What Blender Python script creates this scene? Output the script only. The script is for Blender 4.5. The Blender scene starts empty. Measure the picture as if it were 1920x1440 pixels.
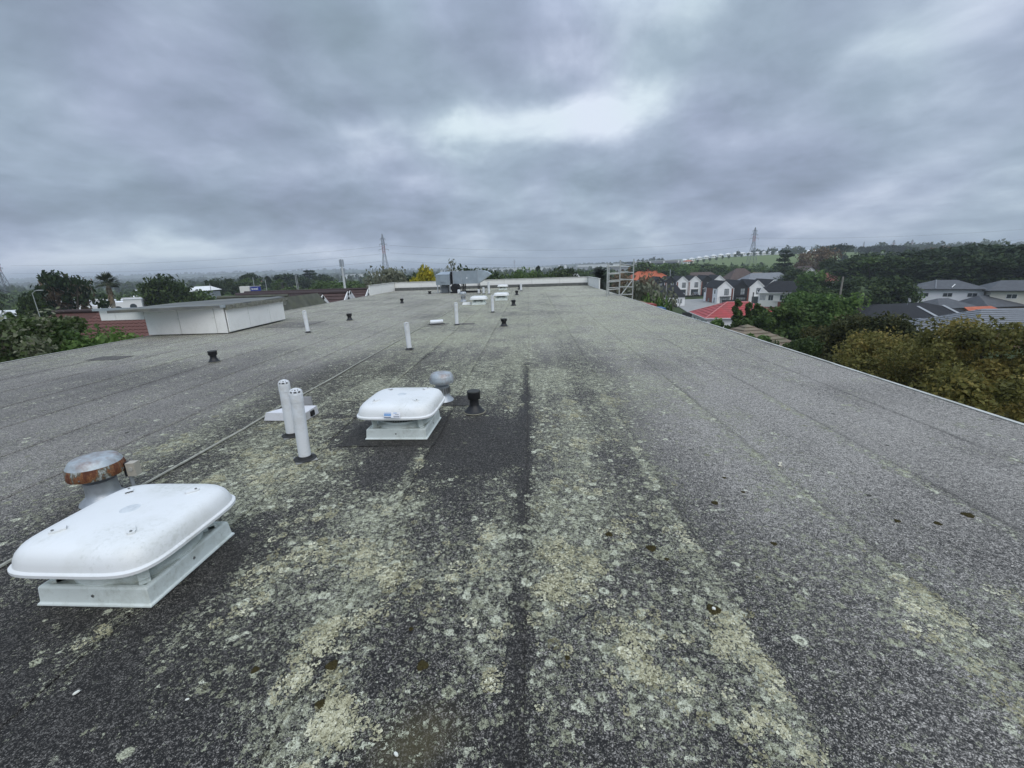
import bpy, math, random
import numpy as np
from mathutils import Vector, Matrix
random.seed(7)
RNG = np.random.default_rng(11)
S = bpy.context.scene
COL = S.collection
R = math.radians

# ---------------------------------------------------------------- camera
cam = bpy.data.cameras.new('camera')
cam.sensor_fit = 'HORIZONTAL'; cam.sensor_width = 36.0
cam.lens = 36.0 * 800.0 / 1920.0
cam.clip_start = 0.05; cam.clip_end = 30000
CAM = bpy.data.objects.new('camera', cam); COL.objects.link(CAM)
CAM.matrix_world = Matrix(((0.99879844, 0.01896123, 0.04519011, 0.0),
                           (0.03852717, 0.26608508, -0.96317931, 0.0),
                           (-0.03028747, 0.96376304, 0.26503484, 1.7),
                           (0, 0, 0, 1)))
S.camera = CAM

# ---------------------------------------------------------------- world: overcast sky over a Nishita sky
W = bpy.data.worlds.new('World'); S.world = W; W.use_nodes = True
SUN_EL, SUN_AZ = R(50), R(152)          # azimuth clockwise from +Y
def build_world():
    nt = W.node_tree; N = nt.nodes; N.clear(); L = nt.links.new
    def node(t, **k):
        n = N.new(t)
        for a, v in k.items(): setattr(n, a, v)
        return n
    def m(op, a, b=None, c=None, clamp=False):
        n = node('ShaderNodeMath', operation=op, use_clamp=clamp)
        for i, v in enumerate((a, b, c)):
            if v is None: continue
            if isinstance(v, (int, float)): n.inputs[i].default_value = v
            else: L(v, n.inputs[i])
        return n.outputs[0]
    def noise(vec, scale, detail=5, rough=.55, dist=0.):
        n = node('ShaderNodeTexNoise'); n.inputs['Scale'].default_value = scale
        n.inputs['Detail'].default_value = detail; n.inputs['Roughness'].default_value = rough
        n.inputs['Distortion'].default_value = dist
        L(vec, n.inputs['Vector']); return n.outputs['Fac']
    tc = node('ShaderNodeTexCoord')
    sep = node('ShaderNodeSeparateXYZ'); L(tc.outputs['Generated'], sep.inputs[0])
    x, y, z = sep.outputs
    # cloud layer: view direction carried onto a flat cloud base
    zc = m('ADD', m('MAXIMUM', z, 0.0), 0.26)
    u = m('DIVIDE', x, zc); v = m('DIVIDE', y, zc)
    cv = node('ShaderNodeCombineXYZ'); L(u, cv.inputs[0]); L(v, cv.inputs[1]); cv.inputs[2].default_value = 3.7
    cvec = cv.outputs[0]
    n1 = noise(cvec, 1.55, 8, .54, .3)
    n2 = noise(cvec, 3.9, 7, .55, .2)
    n3 = noise(cvec, 0.35, 3, .5, .2)
    # angles warped by the cloud noise, for the broad light and dark cloud banks
    az = m('ARCTAN2', x, y); el = m('ARCSINE', z)
    w1 = noise(cvec, 0.9, 5, .55, .2)
    w2 = noise(tc.outputs['Generated'], 5.0, 6, .55, .2)
    w3 = noise(tc.outputs['Generated'], 3.1, 6, .55, .4)
    azw = m('ADD', az, m('MULTIPLY', m('SUBTRACT', w2, .5), .42))
    elw = m('ADD', el, m('MULTIPLY', m('SUBTRACT', w3, .5), .20))
    acc = None
    #        azimuth, elevation, half widths (degrees), amount
    for a0, e0, sa, se, amp in CLOUD_BANKS:
        da = m('DIVIDE', m('SUBTRACT', azw, R(a0)), R(sa)); de = m('DIVIDE', m('SUBTRACT', elw, R(e0)), R(se))
        g = m('MULTIPLY', m('EXPONENT', m('MULTIPLY', m('ADD', m('MULTIPLY', da, da), m('MULTIPLY', de, de)), -1.0)), amp)
        acc = g if acc is None else m('ADD', acc, g)
    b = m('ADD', .50, m('MULTIPLY', m('SUBTRACT', n1, .5), .80))
    b = m('ADD', b, m('MULTIPLY', m('SUBTRACT', n2, .5), .66))
    b = m('ADD', b, m('MULTIPLY', m('SUBTRACT', n3, .5), .25))
    b = m('ADD', b, acc)
    ramp = node('ShaderNodeValToRGB'); cr = ramp.color_ramp; cr.interpolation = 'B_SPLINE'
    cr.elements[0].position = 0.0; cr.elements[0].color = (.215, .262, .315, 1)
    cr.elements[1].position = 1.0; cr.elements[1].color = (.93, 1.0, 1.06, 1)
    for p, c in ((.22, (.270, .326, .398)), (.45, (.360, .430, .530)), (.70, (.53, .61, .72))):
        e = cr.elements.new(p); e.color = c + (1,)
    L(b, ramp.inputs[0])
    # lilac and sea-green casts drifting through the cloud
    tint = node('ShaderNodeMixRGB', blend_type='MULTIPLY'); tint.inputs[0].default_value = 1
    tr = node('ShaderNodeValToRGB'); tr.color_ramp.elements[0].position = .36; tr.color_ramp.elements[0].color = (.94, 1.012, 1.02, 1)
    tr.color_ramp.elements[1].position = .64; tr.color_ramp.elements[1].color = (.985, .985, 1.075, 1)
    L(noise(tc.outputs['Generated'], 3.3, 2, .5), tr.inputs[0])
    L(ramp.outputs[0], tint.inputs[1]); L(tr.outputs[0], tint.inputs[2])
    # overcast luminance grows steadily towards the zenith
    grow = m('ADD', .94, m('MULTIPLY', m('MAXIMUM', m('SUBTRACT', z, .40), 0.0), 2.7))
    lift = node('ShaderNodeMixRGB', blend_type='MULTIPLY'); lift.inputs[0].default_value = 1
    L(tint.outputs[0], lift.inputs[1]); L(grow, lift.inputs[2])
    sky = node('ShaderNodeTexSky', sky_type='NISHITA'); sky.sun_disc = False
    sky.sun_elevation = SUN_EL; sky.sun_rotation = SUN_AZ
    bg1 = node('ShaderNodeBackground'); bg1.inputs[1].default_value = 0.06; L(sky.outputs[0], bg1.inputs[0])
    bg2 = node('ShaderNodeBackground'); bg2.inputs[1].default_value = 1.0; L(lift.outputs[0], bg2.inputs[0])
    mix = node('ShaderNodeMixShader'); mix.inputs[0].default_value = 0.95
    L(bg1.outputs[0], mix.inputs[1]); L(bg2.outputs[0], mix.inputs[2])
    out = node('ShaderNodeOutputWorld'); L(mix.outputs[0], out.inputs[0])
CLOUD_BANKS = [
    (1, 15.6, 11, 2.4, .46), (8, 16.8, 6, 2.2, .34), (-6, 14.6, 7, 1.8, .22), (13, 22, 6, 3.5, .20), (16, 16, 12, 5, .14),
    (19, 26.5, 11, 3.6, .34), (34, 31, 14, 5.5, .40), (42, 20, 14, 9, .20), (0, 33, 8, 4, .06),
    (-20, 22, 13, 8, -.14), (-38, 28, 16, 9, -.02), (-3, 26, 8, 4.5, -.12),
    (25.5, 16.5, 6.0, 2.6, -.26), (36, 26, 8, 3.0, -.20), (17, 21, 5, 2.0, -.10),
    (-36, 6.8, 20, 2.4, -.20), (-8, 8.5, 16, 3.0, -.08), (22, 9, 16, 3.0, -.06),
    (-40, 2.2, 26, 2.4, .34), (0, 1.5, 30, 1.8, .14), (-22, 15.2, 5, 1.2, .20), (-23, 12.0, 10, 1.8, .14), (38, 5, 15, 1.8, .12), (-12, 11, 4, 1.6, .10),
]
build_world()
W.cycles.sampling_method = 'MANUAL'; W.cycles.sample_map_resolution = 1024

sun = bpy.data.lights.new('sun', 'SUN'); sun.energy = 1.5; sun.angle = R(60); sun.color = (1.0, .95, .88)
SUN = bpy.data.objects.new('sun', sun); COL.objects.link(SUN)
sd = Vector((math.sin(SUN_AZ) * math.cos(SUN_EL), math.cos(SUN_AZ) * math.cos(SUN_EL), math.sin(SUN_EL)))
SUN.rotation_euler = (-sd).to_track_quat('-Z', 'Y').to_euler()

S.view_settings.view_transform = 'Standard'; S.view_settings.look = 'None'
S.view_settings.exposure = 0.0; S.view_settings.gamma = 1.0; S.view_settings.use_curve_mapping = False
S.render.engine = 'CYCLES'
try:
    S.cycles.max_bounces = 6; S.cycles.diffuse_bounces = 3; S.cycles.glossy_bounces = 3
    S.cycles.transmission_bounces = 3; S.cycles.transparent_max_bounces = 8; S.cycles.volume_bounces = 0
    S.cycles.use_adaptive_sampling = True; S.cycles.adaptive_threshold = 0.01
    S.cycles.use_denoising = True; S.cycles.denoiser = 'OPENIMAGEDENOISE'
    S.cycles.denoising_input_passes = 'RGB_ALBEDO_NORMAL'; S.cycles.denoising_prefilter = 'ACCURATE'
    S.cycles.caustics_reflective = False; S.cycles.caustics_refractive = False
except Exception as e:
    print(e)

# ---------------------------------------------------------------- helpers
class MB:
    """collects shapes; build() links them as one mesh object"""
    def __init__(s): s.v = []; s.f = []; s.m = []; s.mi = 0; s.mats = []; s.smooth = []; s.sm = False
    def use(s, mat, smooth=False):
        if mat not in s.mats: s.mats.append(mat)
        s.mi = s.mats.index(mat); s.sm = smooth; return s
    def add(s, vs, fs):
        o = len(s.v); s.v += [tuple(v) for v in vs]
        for f in fs:
            s.f.append(tuple(i + o for i in f)); s.m.append(s.mi); s.smooth.append(s.sm)
        return s
    def box(s, c, d, rz=0.0, taper=None):
        x, y, z = d[0] / 2, d[1] / 2, d[2] / 2; t = taper or (1, 1)
        vs = [(-x, -y, -z), (x, -y, -z), (x, y, -z), (-x, y, -z)] + [(-x * t[0], -y * t[1], z), (x * t[0], -y * t[1], z), (x * t[0], y * t[1], z), (-x * t[0], y * t[1], z)]
        cs, sn = math.cos(rz), math.sin(rz)
        vs = [(c[0] + a * cs - b * sn, c[1] + a * sn + b * cs, c[2] + e) for a, b, e in vs]
        return s.add(vs, [(3, 2, 1, 0), (4, 5, 6, 7), (0, 1, 5, 4), (1, 2, 6, 5), (2, 3, 7, 6), (3, 0, 4, 7)])
    def b2(s, a, b):   # box from corner to corner
        return s.box([(a[i] + b[i]) / 2 for i in range(3)], [abs(b[i] - a[i]) for i in range(3)])
    def tube(s, p, q, r0, r1=None, n=8, cap=True):
        p, q = Vector(p), Vector(q); r1 = r0 if r1 is None else r1
        d = (q - p).normalized(); a = d.orthogonal().normalized(); b = d.cross(a)
        vs = []
        for c, r in ((p, r0), (q, r1)):
            for i in range(n):
                t = 2 * math.pi * i / n; vs.append(c + a * (r * math.cos(t)) + b * (r * math.sin(t)))
        fs = [(i, (i + 1) % n, n + (i + 1) % n, n + i) for i in range(n)]
        if cap: fs += [tuple(range(n))[::-1], tuple(range(n, 2 * n))]
        return s.add(vs, fs)
    def path(s, pts, rad, n=6):
        for i in range(len(pts) - 1):
            s.tube(pts[i], pts[i + 1], rad[i], rad[i + 1], n, cap=True)
        return s
    def lathe(s, prof, c=(0, 0, 0), n=24, squircle=None):
        vs = []; fs = []
        for r, z in prof:
            for i in range(n):
                t = 2 * math.pi * i / n; k = 1.0
                if squircle:
                    e = squircle; k = (abs(math.cos(t)) ** e + abs(math.sin(t)) ** e) ** (-1 / e)
                vs.append((c[0] + r * k * math.cos(t), c[1] + r * k * math.sin(t), c[2] + z))
        for j in range(len(prof) - 1):
            for i in range(n):
                fs.append((j * n + i, j * n + (i + 1) % n, (j + 1) * n + (i + 1) % n, (j + 1) * n + i))
        if prof[0][0] > 1e-4: fs.append(tuple(range(n))[::-1])
        if prof[-1][0] > 1e-4: fs.append(tuple(range((len(prof) - 1) * n, len(prof) * n)))
        return s.add(vs, fs)
    def prism(s, pts, z0, z1):
        n = len(pts)
        vs = [(p[0], p[1], z0) for p in pts] + [(p[0], p[1], z1) for p in pts]
        return s.add(vs, [tuple(range(n))[::-1], tuple(range(n, 2 * n))] + [(i, (i + 1) % n, n + (i + 1) % n, n + i) for i in range(n)])
    def slab(s, pts, t):   # planar polygon given thickness along its normal (downwards)
        a, b, c = Vector(pts[0]), Vector(pts[1]), Vector(pts[2]); nr = (b - a).cross(c - a).normalized()
        if nr.z < 0: nr = -nr
        n = len(pts); lo = [Vector(p) - nr * t for p in pts]
        return s.add(list(pts) + lo, [tuple(range(n)), tuple(range(n, 2 * n))[::-1]] + [(i, n + i, n + (i + 1) % n, (i + 1) % n) for i in range(n)])
    def mesh(s, name):
        me = bpy.data.meshes.new(name); me.from_pydata(s.v, [], s.f)
        for m in s.mats: me.materials.append(m)
        if s.f:
            me.polygons.foreach_set('material_index', s.m); me.polygons.foreach_set('use_smooth', s.smooth)
        me.validate(); me.update()
        if any(s.smooth): me.set_sharp_from_angle(angle=R(38))
        return me
    def build(s, name, parent=None, loc=None, rz=0.0):
        return link(name, s.mesh(name), parent, loc, rz)
def link(name, me, parent=None, loc=None, rz=0.0):
    o = bpy.data.objects.new(name, me); COL.objects.link(o)
    if parent is not None: o.parent = parent
    if loc is not None: o.location = loc
    if rz: o.rotation_euler = (0, 0, rz)
    return o
def tag(o, label=None, cat=None, group=None, kind=None):
    for k, v in (('label', label), ('category', cat), ('group', group), ('kind', kind)):
        if v: o[k] = v
    return o
def thing(name, label, cat, loc=(0, 0, 0), rz=0.0, group=None):
    o = bpy.data.objects.new(name, None); COL.objects.link(o); o.empty_display_size = .2
    o.location = loc; o.rotation_euler = (0, 0, rz); return tag(o, label, cat, group)
def copy_tree(o, parent=None):
    c = o.copy(); COL.objects.link(c); c.parent = parent
    for ch in list(o.children): copy_tree(ch, c)
    return c
def copy_thing(o, loc, rz=0.0, label=None, scale=None):
    c = copy_tree(o); c.location = loc; c.rotation_euler = (0, 0, rz)
    if label: c['label'] = label
    if scale: c.scale = (scale,) * 3 if isinstance(scale, (int, float)) else scale
    return c

# ---------------------------------------------------------------- materials
MATS = {}
def mat(name, col, rough=.6, var=.12, scale=6., metal=0., bump=0., bscale=60., spec=.4, col2=None, dirt=None, dscale=1.5, damt=.5, specks=None):
    """plain surface with grain, blotches and optional stains"""
    if name in MATS: return MATS[name]
    m = bpy.data.materials.new(name); m.use_nodes = True; MATS[name] = m
    nt = m.node_tree; N = nt.nodes; L = nt.links.new; P = N['Principled BSDF']
    P.inputs['Roughness'].default_value = rough; P.inputs['Metallic'].default_value = metal
    P.inputs['Specular IOR Level'].default_value = spec
    tc = N.new('ShaderNodeTexCoord')
    def noise(sc, det=4, ro=.6):
        n = N.new('ShaderNodeTexNoise'); n.inputs['Scale'].default_value = sc; n.inputs['Detail'].default_value = det; n.inputs['Roughness'].default_value = ro
        L(tc.outputs['Object'], n.inputs['Vector']); return n.outputs['Fac']
    a = tuple(c * (1 - var) for c in col); b = tuple(min(1, c * (1 + var)) for c in (col2 or col))
    r = N.new('ShaderNodeValToRGB'); r.color_ramp.elements[0].position = .3; r.color_ramp.elements[1].position = .7
    r.color_ramp.elements[0].color = a + (1,); r.color_ramp.elements[1].color = b + (1,)
    L(noise(scale), r.inputs[0]); out = r.outputs[0]
    if dirt:
        r2 = N.new('ShaderNodeValToRGB'); r2.color_ramp.elements[0].position = .48; r2.color_ramp.elements[1].position = .68
        r2.color_ramp.elements[1].color = (damt,) * 3 + (1,)
        r2.color_ramp.elements[0].color = (0, 0, 0, 1)
        L(noise(dscale, 7, .65), r2.inputs[0])
        mx = N.new('ShaderNodeMixRGB'); L(r2.outputs[0], mx.inputs[0]); L(out, mx.inputs[1]); mx.inputs[2].default_value = dirt + (1,); out = mx.outputs[0]
    if specks:
        r3 = N.new('ShaderNodeValToRGB'); r3.color_ramp.elements[0].position = .61; r3.color_ramp.elements[1].position = .72
        r3.color_ramp.elements[0].color = (0, 0, 0, 1); r3.color_ramp.elements[1].color = (.30, .30, .30, 1)
        a1 = N.new('ShaderNodeMath'); a1.operation = 'MULTIPLY_ADD'; L(noise(42, 5, .7), a1.inputs[0]); a1.inputs[1].default_value = .6
        a2 = N.new('ShaderNodeMath'); a2.operation = 'MULTIPLY'; L(noise(3.1, 3, .6), a2.inputs[0]); a2.inputs[1].default_value = .5; L(a2.outputs[0], a1.inputs[2]); L(a1.outputs[0], r3.inputs[0])
        mx = N.new('ShaderNodeMixRGB'); L(r3.outputs[0], mx.inputs[0]); L(out, mx.inputs[1]); mx.inputs[2].default_value = specks + (1,); out = mx.outputs[0]
    L(out, P.inputs['Base Color'])
    if bump:
        bp = N.new('ShaderNodeBump'); bp.inputs['Strength'].default_value = bump; bp.inputs['Distance'].default_value = .01
        L(noise(bscale, 5), bp.inputs['Height']); L(bp.outputs[0], P.inputs['Normal'])
    return m
def glass(name, col=(.03, .035, .04)):
    m = mat(name, col, rough=.08, var=.2, scale=1.5, spec=.6); return m
def foliage(name, c0, c1, c2, rough=.55, trans=.25):
    if name in MATS: return MATS[name]
    m = bpy.data.materials.new(name); m.use_nodes = True; MATS[name] = m
    nt = m.node_tree; N = nt.nodes; L = nt.links.new; P = N['Principled BSDF']; out = N['Material Output']
    at = N.new('ShaderNodeAttribute'); at.attribute_name = 'tint'
    r = N.new('ShaderNodeValToRGB'); r.color_ramp.elements[0].color = c0 + (1,); r.color_ramp.elements[1].color = c2 + (1,)
    e = r.color_ramp.elements.new(.5); e.color = c1 + (1,)
    L(at.outputs['Fac'], r.inputs[0]); L(r.outputs[0], P.inputs['Base Color'])
    P.inputs['Roughness'].default_value = rough; P.inputs['Specular IOR Level'].default_value = .12
    t = N.new('ShaderNodeBsdfTranslucent'); L(r.outputs[0], t.inputs[0])
    mx = N.new('ShaderNodeMixShader'); mx.inputs[0].default_value = trans
    L(P.outputs[0], mx.inputs[1]); L(t.outputs[0], mx.inputs[2]); L(mx.outputs[0], out.inputs[0])
    return m

# ---------------------------------------------------------------- value noise used to lay out growth and wear
def vnoise(x, y, cell, seed):
    r = np.random.default_rng(seed); g = r.random((256, 256))
    X = np.asarray(x) / cell + 57.3; Y = np.asarray(y) / cell + 91.7
    i = np.floor(X).astype(int); j = np.floor(Y).astype(int); u = X - i; v = Y - j
    u = u * u * (3 - 2 * u); v = v * v * (3 - 2 * v)
    a = g[i % 256, j % 256]; b = g[(i + 1) % 256, j % 256]; c = g[i % 256, (j + 1) % 256]; d = g[(i + 1) % 256, (j + 1) % 256]
    return (a * (1 - u) + b * u) * (1 - v) + (c * (1 - u) + d * u) * v
def fbm(x, y, cell, seed, n=4):
    t = 0; w = 1; s = 0
    for k in range(n):
        t = t + w * vnoise(x, y, cell / 2 ** k, seed + k); s += w; w *= .55
    return t / s
def sst(v, a, b):
    t = np.clip((v - a) / (b - a), 0, 1); return t * t * (3 - 2 * t)
def ga(x, y, l):
    t = 0
    for cx, cy, sx, sy, am in l:
        t = t + am * np.exp(-(((x - cx) / sx) ** 2 + ((y - cy) / sy) ** 2))
    return t
LICHEN = [(.12, 2.0, .42, .75, .75), (-.42, 2.1, .30, .55, .65), (-.95, 2.15, .28, .42, .62), (-.88, 1.22, .20, .17, .75), (.5, 1.45, .26, .30, .55),
          (.88, 2.2, .12, .55, .55), (.88, 1.35, .13, .45, .55), (1.88, 1.7, .16, .6, .5), (1.25, 1.95, .25, .25, .28), (2.6, 1.7, .4, .3, .2),
          (-.3, 6.6, 1.1, 1.1, .75), (-1.9, 6.2, .7, 1.0, .6), (.9, 6.3, .8, 1.2, .45), (-2.65, 5.0, .42, 2.0, .6), (-3.75, 4.6, .45, 1.8, .5),
          (-1.9, 3.35, .30, .6, .6), (-2.3, 3.2, .4, .5, .5), (-1.15, 2.75, .4, .3, .45), (.45, 4.0, .40, 1.3, .50), (-1.5, 2.2, .2, .5, .5), (-2.7, 3.0, .3, .9, .4),
          (1.0, 3.3, .15, .9, .25), (.5, 2.9, .3, .5, .4), (-1.55, 1.5, .5, .3, .32), (-.2, 3.0, .25, .3, .35)]
DARK = [(-.47, 3.95, .50, .75, 1.0), (-1.4, 4.3, .60, .62, .9), (-1.78, 2.25, .28, .45, .75), (-1.75, 1.45, .7, .30, .60), (-.25, 1.05, .6, .18, .55),
        (-2.45, 2.1, .55, .5, .6), (-1.7, 1.25, .75, .45, .55), (-2.6, 1.3, .7, .5, .7), (-.6, 1.75, .12, .3, .5), (-1.0, 1.5, .25, .12, .5), (-1.35, 3.3, .5, .35, .5), (-.7, 2.9, .35, .3, .35), (-2.6, 3.9, .3, .25, .45), (-2.0, 5.4, .4, .3, .3), (-1.3, 7.4, .9, .5, .3), (-2.9, 3.6, .25, .4, .35), (-1.9, 4.0, .3, .3, .4), (-2.7, 6.9, .5, .6, .4), (-2.2, 8.8, .6, .8, .35), (.3, 2.5, .25, .3, .15)]
def zones(x, y):
    """lichen cover, bare dark bitumen with painted lap shadow, pale weathered granules, moss stain - each 0..1"""
    n = fbm(x, y, .55, 3); n2 = fbm(x, y, 1.7, 19); n3 = fbm(x, y, .16, 31, 3)
    far = sst(y, 6.5, 10); nb = vnoise(x, y / 6.0, .17, 8) * .6 + vnoise(x, y / 5.0, .45, 9) * .4; band = 1 - (1 - sst(y, 8, 12)) * (1 - np.clip(.15 + 1.6 * nb, 0, 1.35))
    lic = ga(x, y, LICHEN)
    lic = lic + far * np.where(x > -3.3, .40, .20) * (.35 + 1.3 * n2) + .12 * (n2 > 0) * (x < 2.5)
    lic = lic + .30 * sst(y, 4.5, 7.5) * sst(-np.abs(x - 3.2), -1.5, -.3) * n2
    stripe = np.clip(.25 + 1.5 * fbm(x * .3, y, .5, 88, 3), 0, 1) * np.exp(-((x + .075 + .05 * (n3 - .5)) / .075) ** 2) * (1 - sst(y, 6.6, 8.2)) * np.where(y < 2.55, .72, 1.0)
    lic = lic * (1 - .85 * stripe) * (.25 + 1.6 * np.clip(n * 1.15 - .08, 0, 1)) + .15 * np.clip(n3 - .55, 0, 1)
    lic = lic * band + .34 * np.clip(fbm(x, y, .35, 55, 3) - .60, 0, 1) * 3.2 * (x > .9) * (x < 4.8) * (1 - .5 * far)
    # growth gathers along the up-slope side of each lap
    for lx in (1.02, 2.04, 3.04, -1.0, -2.11):
        d = lx - x
        lic = lic + .62 * np.exp(-((d - .05) / .055) ** 2) * np.clip(fbm(x * .2, y, .8, 71, 3) * 2.6 - .90, 0, 1) * (1 - .5 * far)
    dk = ga(x, y, DARK) * (.6 + .8 * n) + 1.1 * stripe + .30 * np.clip(n - .55, 0, 1) * 2 * (x < 1.2) + .16 * (1 - sst(x, .6, 1.4)) * (1 - far)
    for lx in (1.02, 2.04, 3.04, 4.04, -1.0, -2.11): dk = dk + .75 * np.exp(-((x - lx - .01) / .022) ** 2) * np.clip(n * 2.0 - .35, 0, 1)  # thin dark line beside each lap: step shadow painted in, plus wear
    bare = np.clip(ga(x, y, DARK[:2]), 0, 1)
    lic = lic * (1 - .80 * sst(bare, .35, .9))
    pale = .85 * sst(x, .55, 1.9) * (.45 + .55 * sst(y, 1.2, 3.2)) + .18 * sst(-np.abs(x - .35), -.5, -.1) + .55 * far * (1 - .5 * sst(x, .55, 1.9)) + .55 * (1 - sst(x, -4.4, -3.4)) * (1 - .5 * far)
    pale = pale * (.15 + 1.6 * n2) * (.7 + .6 * nb)
    moss = np.clip(ga(x, y, [(-.42, 1.22, .13, .10, .9), (-.5, 1.12, .12, .06, .8), (-2.8, 7, .9, 3, .3)]) + far * .5 * sst(n2, .5, .75) * (x > -3.5), 0, 1) * (.3 + n3)
    c = lambda v: np.clip(v, 0, 1)
    return c(lic), c(dk), c(pale), c(moss)

def felt_material():
    m = bpy.data.materials.new('mineral_felt'); m.use_nodes = True
    nt = m.node_tree; N = nt.nodes; L = nt.links.new; P = N['Principled BSDF']
    def M(op, a, b=None, c=None, clamp=False):
        n = N.new('ShaderNodeMath'); n.operation = op; n.use_clamp = clamp
        for i, v in enumerate((a, b, c)):
            if v is None: continue
            if isinstance(v, (int, float)): n.inputs[i].default_value = v
            else: L(v, n.inputs[i])
        return n.outputs[0]
    def step(v, a, b):
        n = N.new('ShaderNodeMapRange'); n.interpolation_type = 'SMOOTHSTEP'
        for i, q in ((0, v), (1, a), (2, b)):
            if isinstance(q, (int, float)): n.inputs[i].default_value = q
            else: L(q, n.inputs[i])
        return n.outputs[0]
    def mix(f, a, b):
        n = N.new('ShaderNodeMixRGB')
        for i, q in ((0, f), (1, a), (2, b)):
            if isinstance(q, (int, float)): n.inputs[i].default_value = q
            elif isinstance(q, tuple): n.inputs[i].default_value = q + (1,)
            else: L(q, n.inputs[i])
        return n.outputs[0]
    tc = N.new('ShaderNodeTexCoord'); obj = tc.outputs['Object']
    def noise(sc, det=3, ro=.6, vec=None, off=None):
        n = N.new('ShaderNodeTexNoise'); n.inputs['Scale'].default_value = sc; n.inputs['Detail'].default_value = det; n.inputs['Roughness'].default_value = ro
        L(vec or obj, n.inputs['Vector']); return n
    at = N.new('ShaderNodeAttribute'); at.attribute_name = 'zones'
    sp = N.new('ShaderNodeSeparateColor'); L(at.outputs['Color'], sp.inputs[0])
    lic, dark, pale = sp.outputs; moss = at.outputs['Alpha']
    # granules: a peppering of dark and light grains, clustered
    def vor(sc, vec=None):
        v = N.new('ShaderNodeTexVoronoi'); v.inputs['Scale'].default_value = sc; L(vec or obj, v.inputs['Vector'])
        c = N.new('ShaderNodeSeparateColor'); L(v.outputs['Color'], c.inputs[0]); return v.outputs['Distance'], c.outputs
    gd, gc = vor(260)
    g2 = noise(110, 3, .8).outputs['Fac']; g3 = noise(26, 5, .65).outputs['Fac']; g4 = noise(3.2, 5, .6).outputs['Fac']; g5 = noise(48, 4, .8).outputs['Fac']
    lvl = M('ADD', M('MULTIPLY', M('SUBTRACT', gc[0], .5), .62), M('ADD', M('MULTIPLY', M('SUBTRACT', g2, .5), 1.7), M('ADD', M('MULTIPLY', M('SUBTRACT', g3, .5), .7), M('MULTIPLY', M('SUBTRACT', g5, .5), .95))))
    r = N.new('ShaderNodeValToRGB'); cr = r.color_ramp
    cr.elements[0].position = .22; cr.elements[0].color = (.012, .012, .012, 1)
    cr.elements[1].position = .90; cr.elements[1].color = (.60, .56, .50, 1)
    e = cr.elements.new(.44); e.color = (.037, .034, .030, 1)
    e = cr.elements.new(.62); e.color = (.19, .176, .158, 1)
    L(M('ADD', lvl, M('ADD', .335, M('MULTIPLY', pale, .24))), r.inputs[0]); base = r.outputs[0]
    base = mix(M('MULTIPLY', pale, M('ADD', .36, M('MULTIPLY', g4, .6)), clamp=True), base, mix(step(lvl, -.40, .35), (.088, .082, .074), (.48, .45, .405)))
    dm = M('MULTIPLY', dark, M('ADD', .55, M('MULTIPLY', g3, .7)), clamp=True)
    dcol = mix(step(M('ADD', lvl, .5), .40, 1.0), (.014, .0125, .011), (.115, .108, .098))
    base = mix(M('MULTIPLY', dm, .90), base, dcol)
    brown = mix(M('MULTIPLY', moss, M('ADD', .35, M('MULTIPLY', g3, .6)), clamp=True), base, (.085, .072, .032))
    sd, sc_ = vor(3.4, None); sp_ = M('MULTIPLY', step(M('SUBTRACT', .62, sc_[0]), 0, .02), M('SUBTRACT', 1.0, step(M('ADD', sd, M('MULTIPLY', M('SUBTRACT', g5, .5), .09)), M('MULTIPLY', sc_[1], .075), M('ADD', M('MULTIPLY', sc_[1], .075), .025))))
    col = mix(M('MULTIPLY', sp_, .85), brown, (.022, .020, .012))
    # lichen: crusts of three sizes, present cell by cell where the cover and the patchiness allow
    dn = noise(70, 4, .7); wv = N.new('ShaderNodeMixRGB'); wv.blend_type = 'LINEAR_LIGHT'; wv.inputs[0].default_value = .024
    L(obj, wv.inputs[1]); L(dn.outputs['Color'], wv.inputs[2]); wvec = wv.outputs[0]
    hole = noise(150, 4, .8).outputs['Fac']; big = noise(5.5, 6, .68).outputs['Fac']
    cover = M('ADD', M('SUBTRACT', M('SUBTRACT', M('MULTIPLY', lic, 1.10), .05), M('MULTIPLY', dark, .13)), M('MULTIPLY', M('SUBTRACT', big, .5), M('ADD', .30, M('MULTIPLY', lic, 3.0))), clamp=True)
    total = None; tone = None
    for sc, rmin, rvar, amt, edge in ((19.0, .22, .42, .62, .95), (46.0, .26, .40, .95, .85), (105.0, .26, .38, 1.3, .65)):
        d, c = vor(sc, wvec)
        here = step(M('SUBTRACT', M('MULTIPLY', cover, amt), c[0]), -.02, .02)
        rad = M('ADD', rmin, M('MULTIPLY', c[1], rvar))
        dd = M('ADD', d, M('MULTIPLY', M('SUBTRACT', hole, .5), edge))
        disc = M('SUBTRACT', 1.0, step(dd, M('SUBTRACT', rad, .05), M('ADD', rad, .02)))
        rim = step(M('DIVIDE', dd, rad), .30, .95)
        k1 = M('MULTIPLY', here, M('MULTIPLY', disc, step(M('ADD', hole, M('MULTIPLY', rim, .22)), .44, .56)))
        t1 = M('ADD', M('MULTIPLY', c[2], .42), M('ADD', M('MULTIPLY', rim, .26), M('MULTIPLY', hole, .50)))
        if total is None: total, tone = k1, t1
        else:
            n = N.new('ShaderNodeMix'); n.data_type = 'FLOAT'; L(k1, n.inputs[0]); L(tone, n.inputs[2]); L(t1, n.inputs[3]); tone = n.outputs[0]
            total = M('MAXIMUM', total, k1)
    lr = N.new('ShaderNodeValToRGB'); lc = lr.color_ramp
    lc.elements[0].position = .28; lc.elements[0].color = (.115, .108, .065, 1)
    lc.elements[1].position = .98; lc.elements[1].color = (.86, .865, .69, 1)
    e = lc.elements.new(.58); e.color = (.42, .425, .295, 1)
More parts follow.
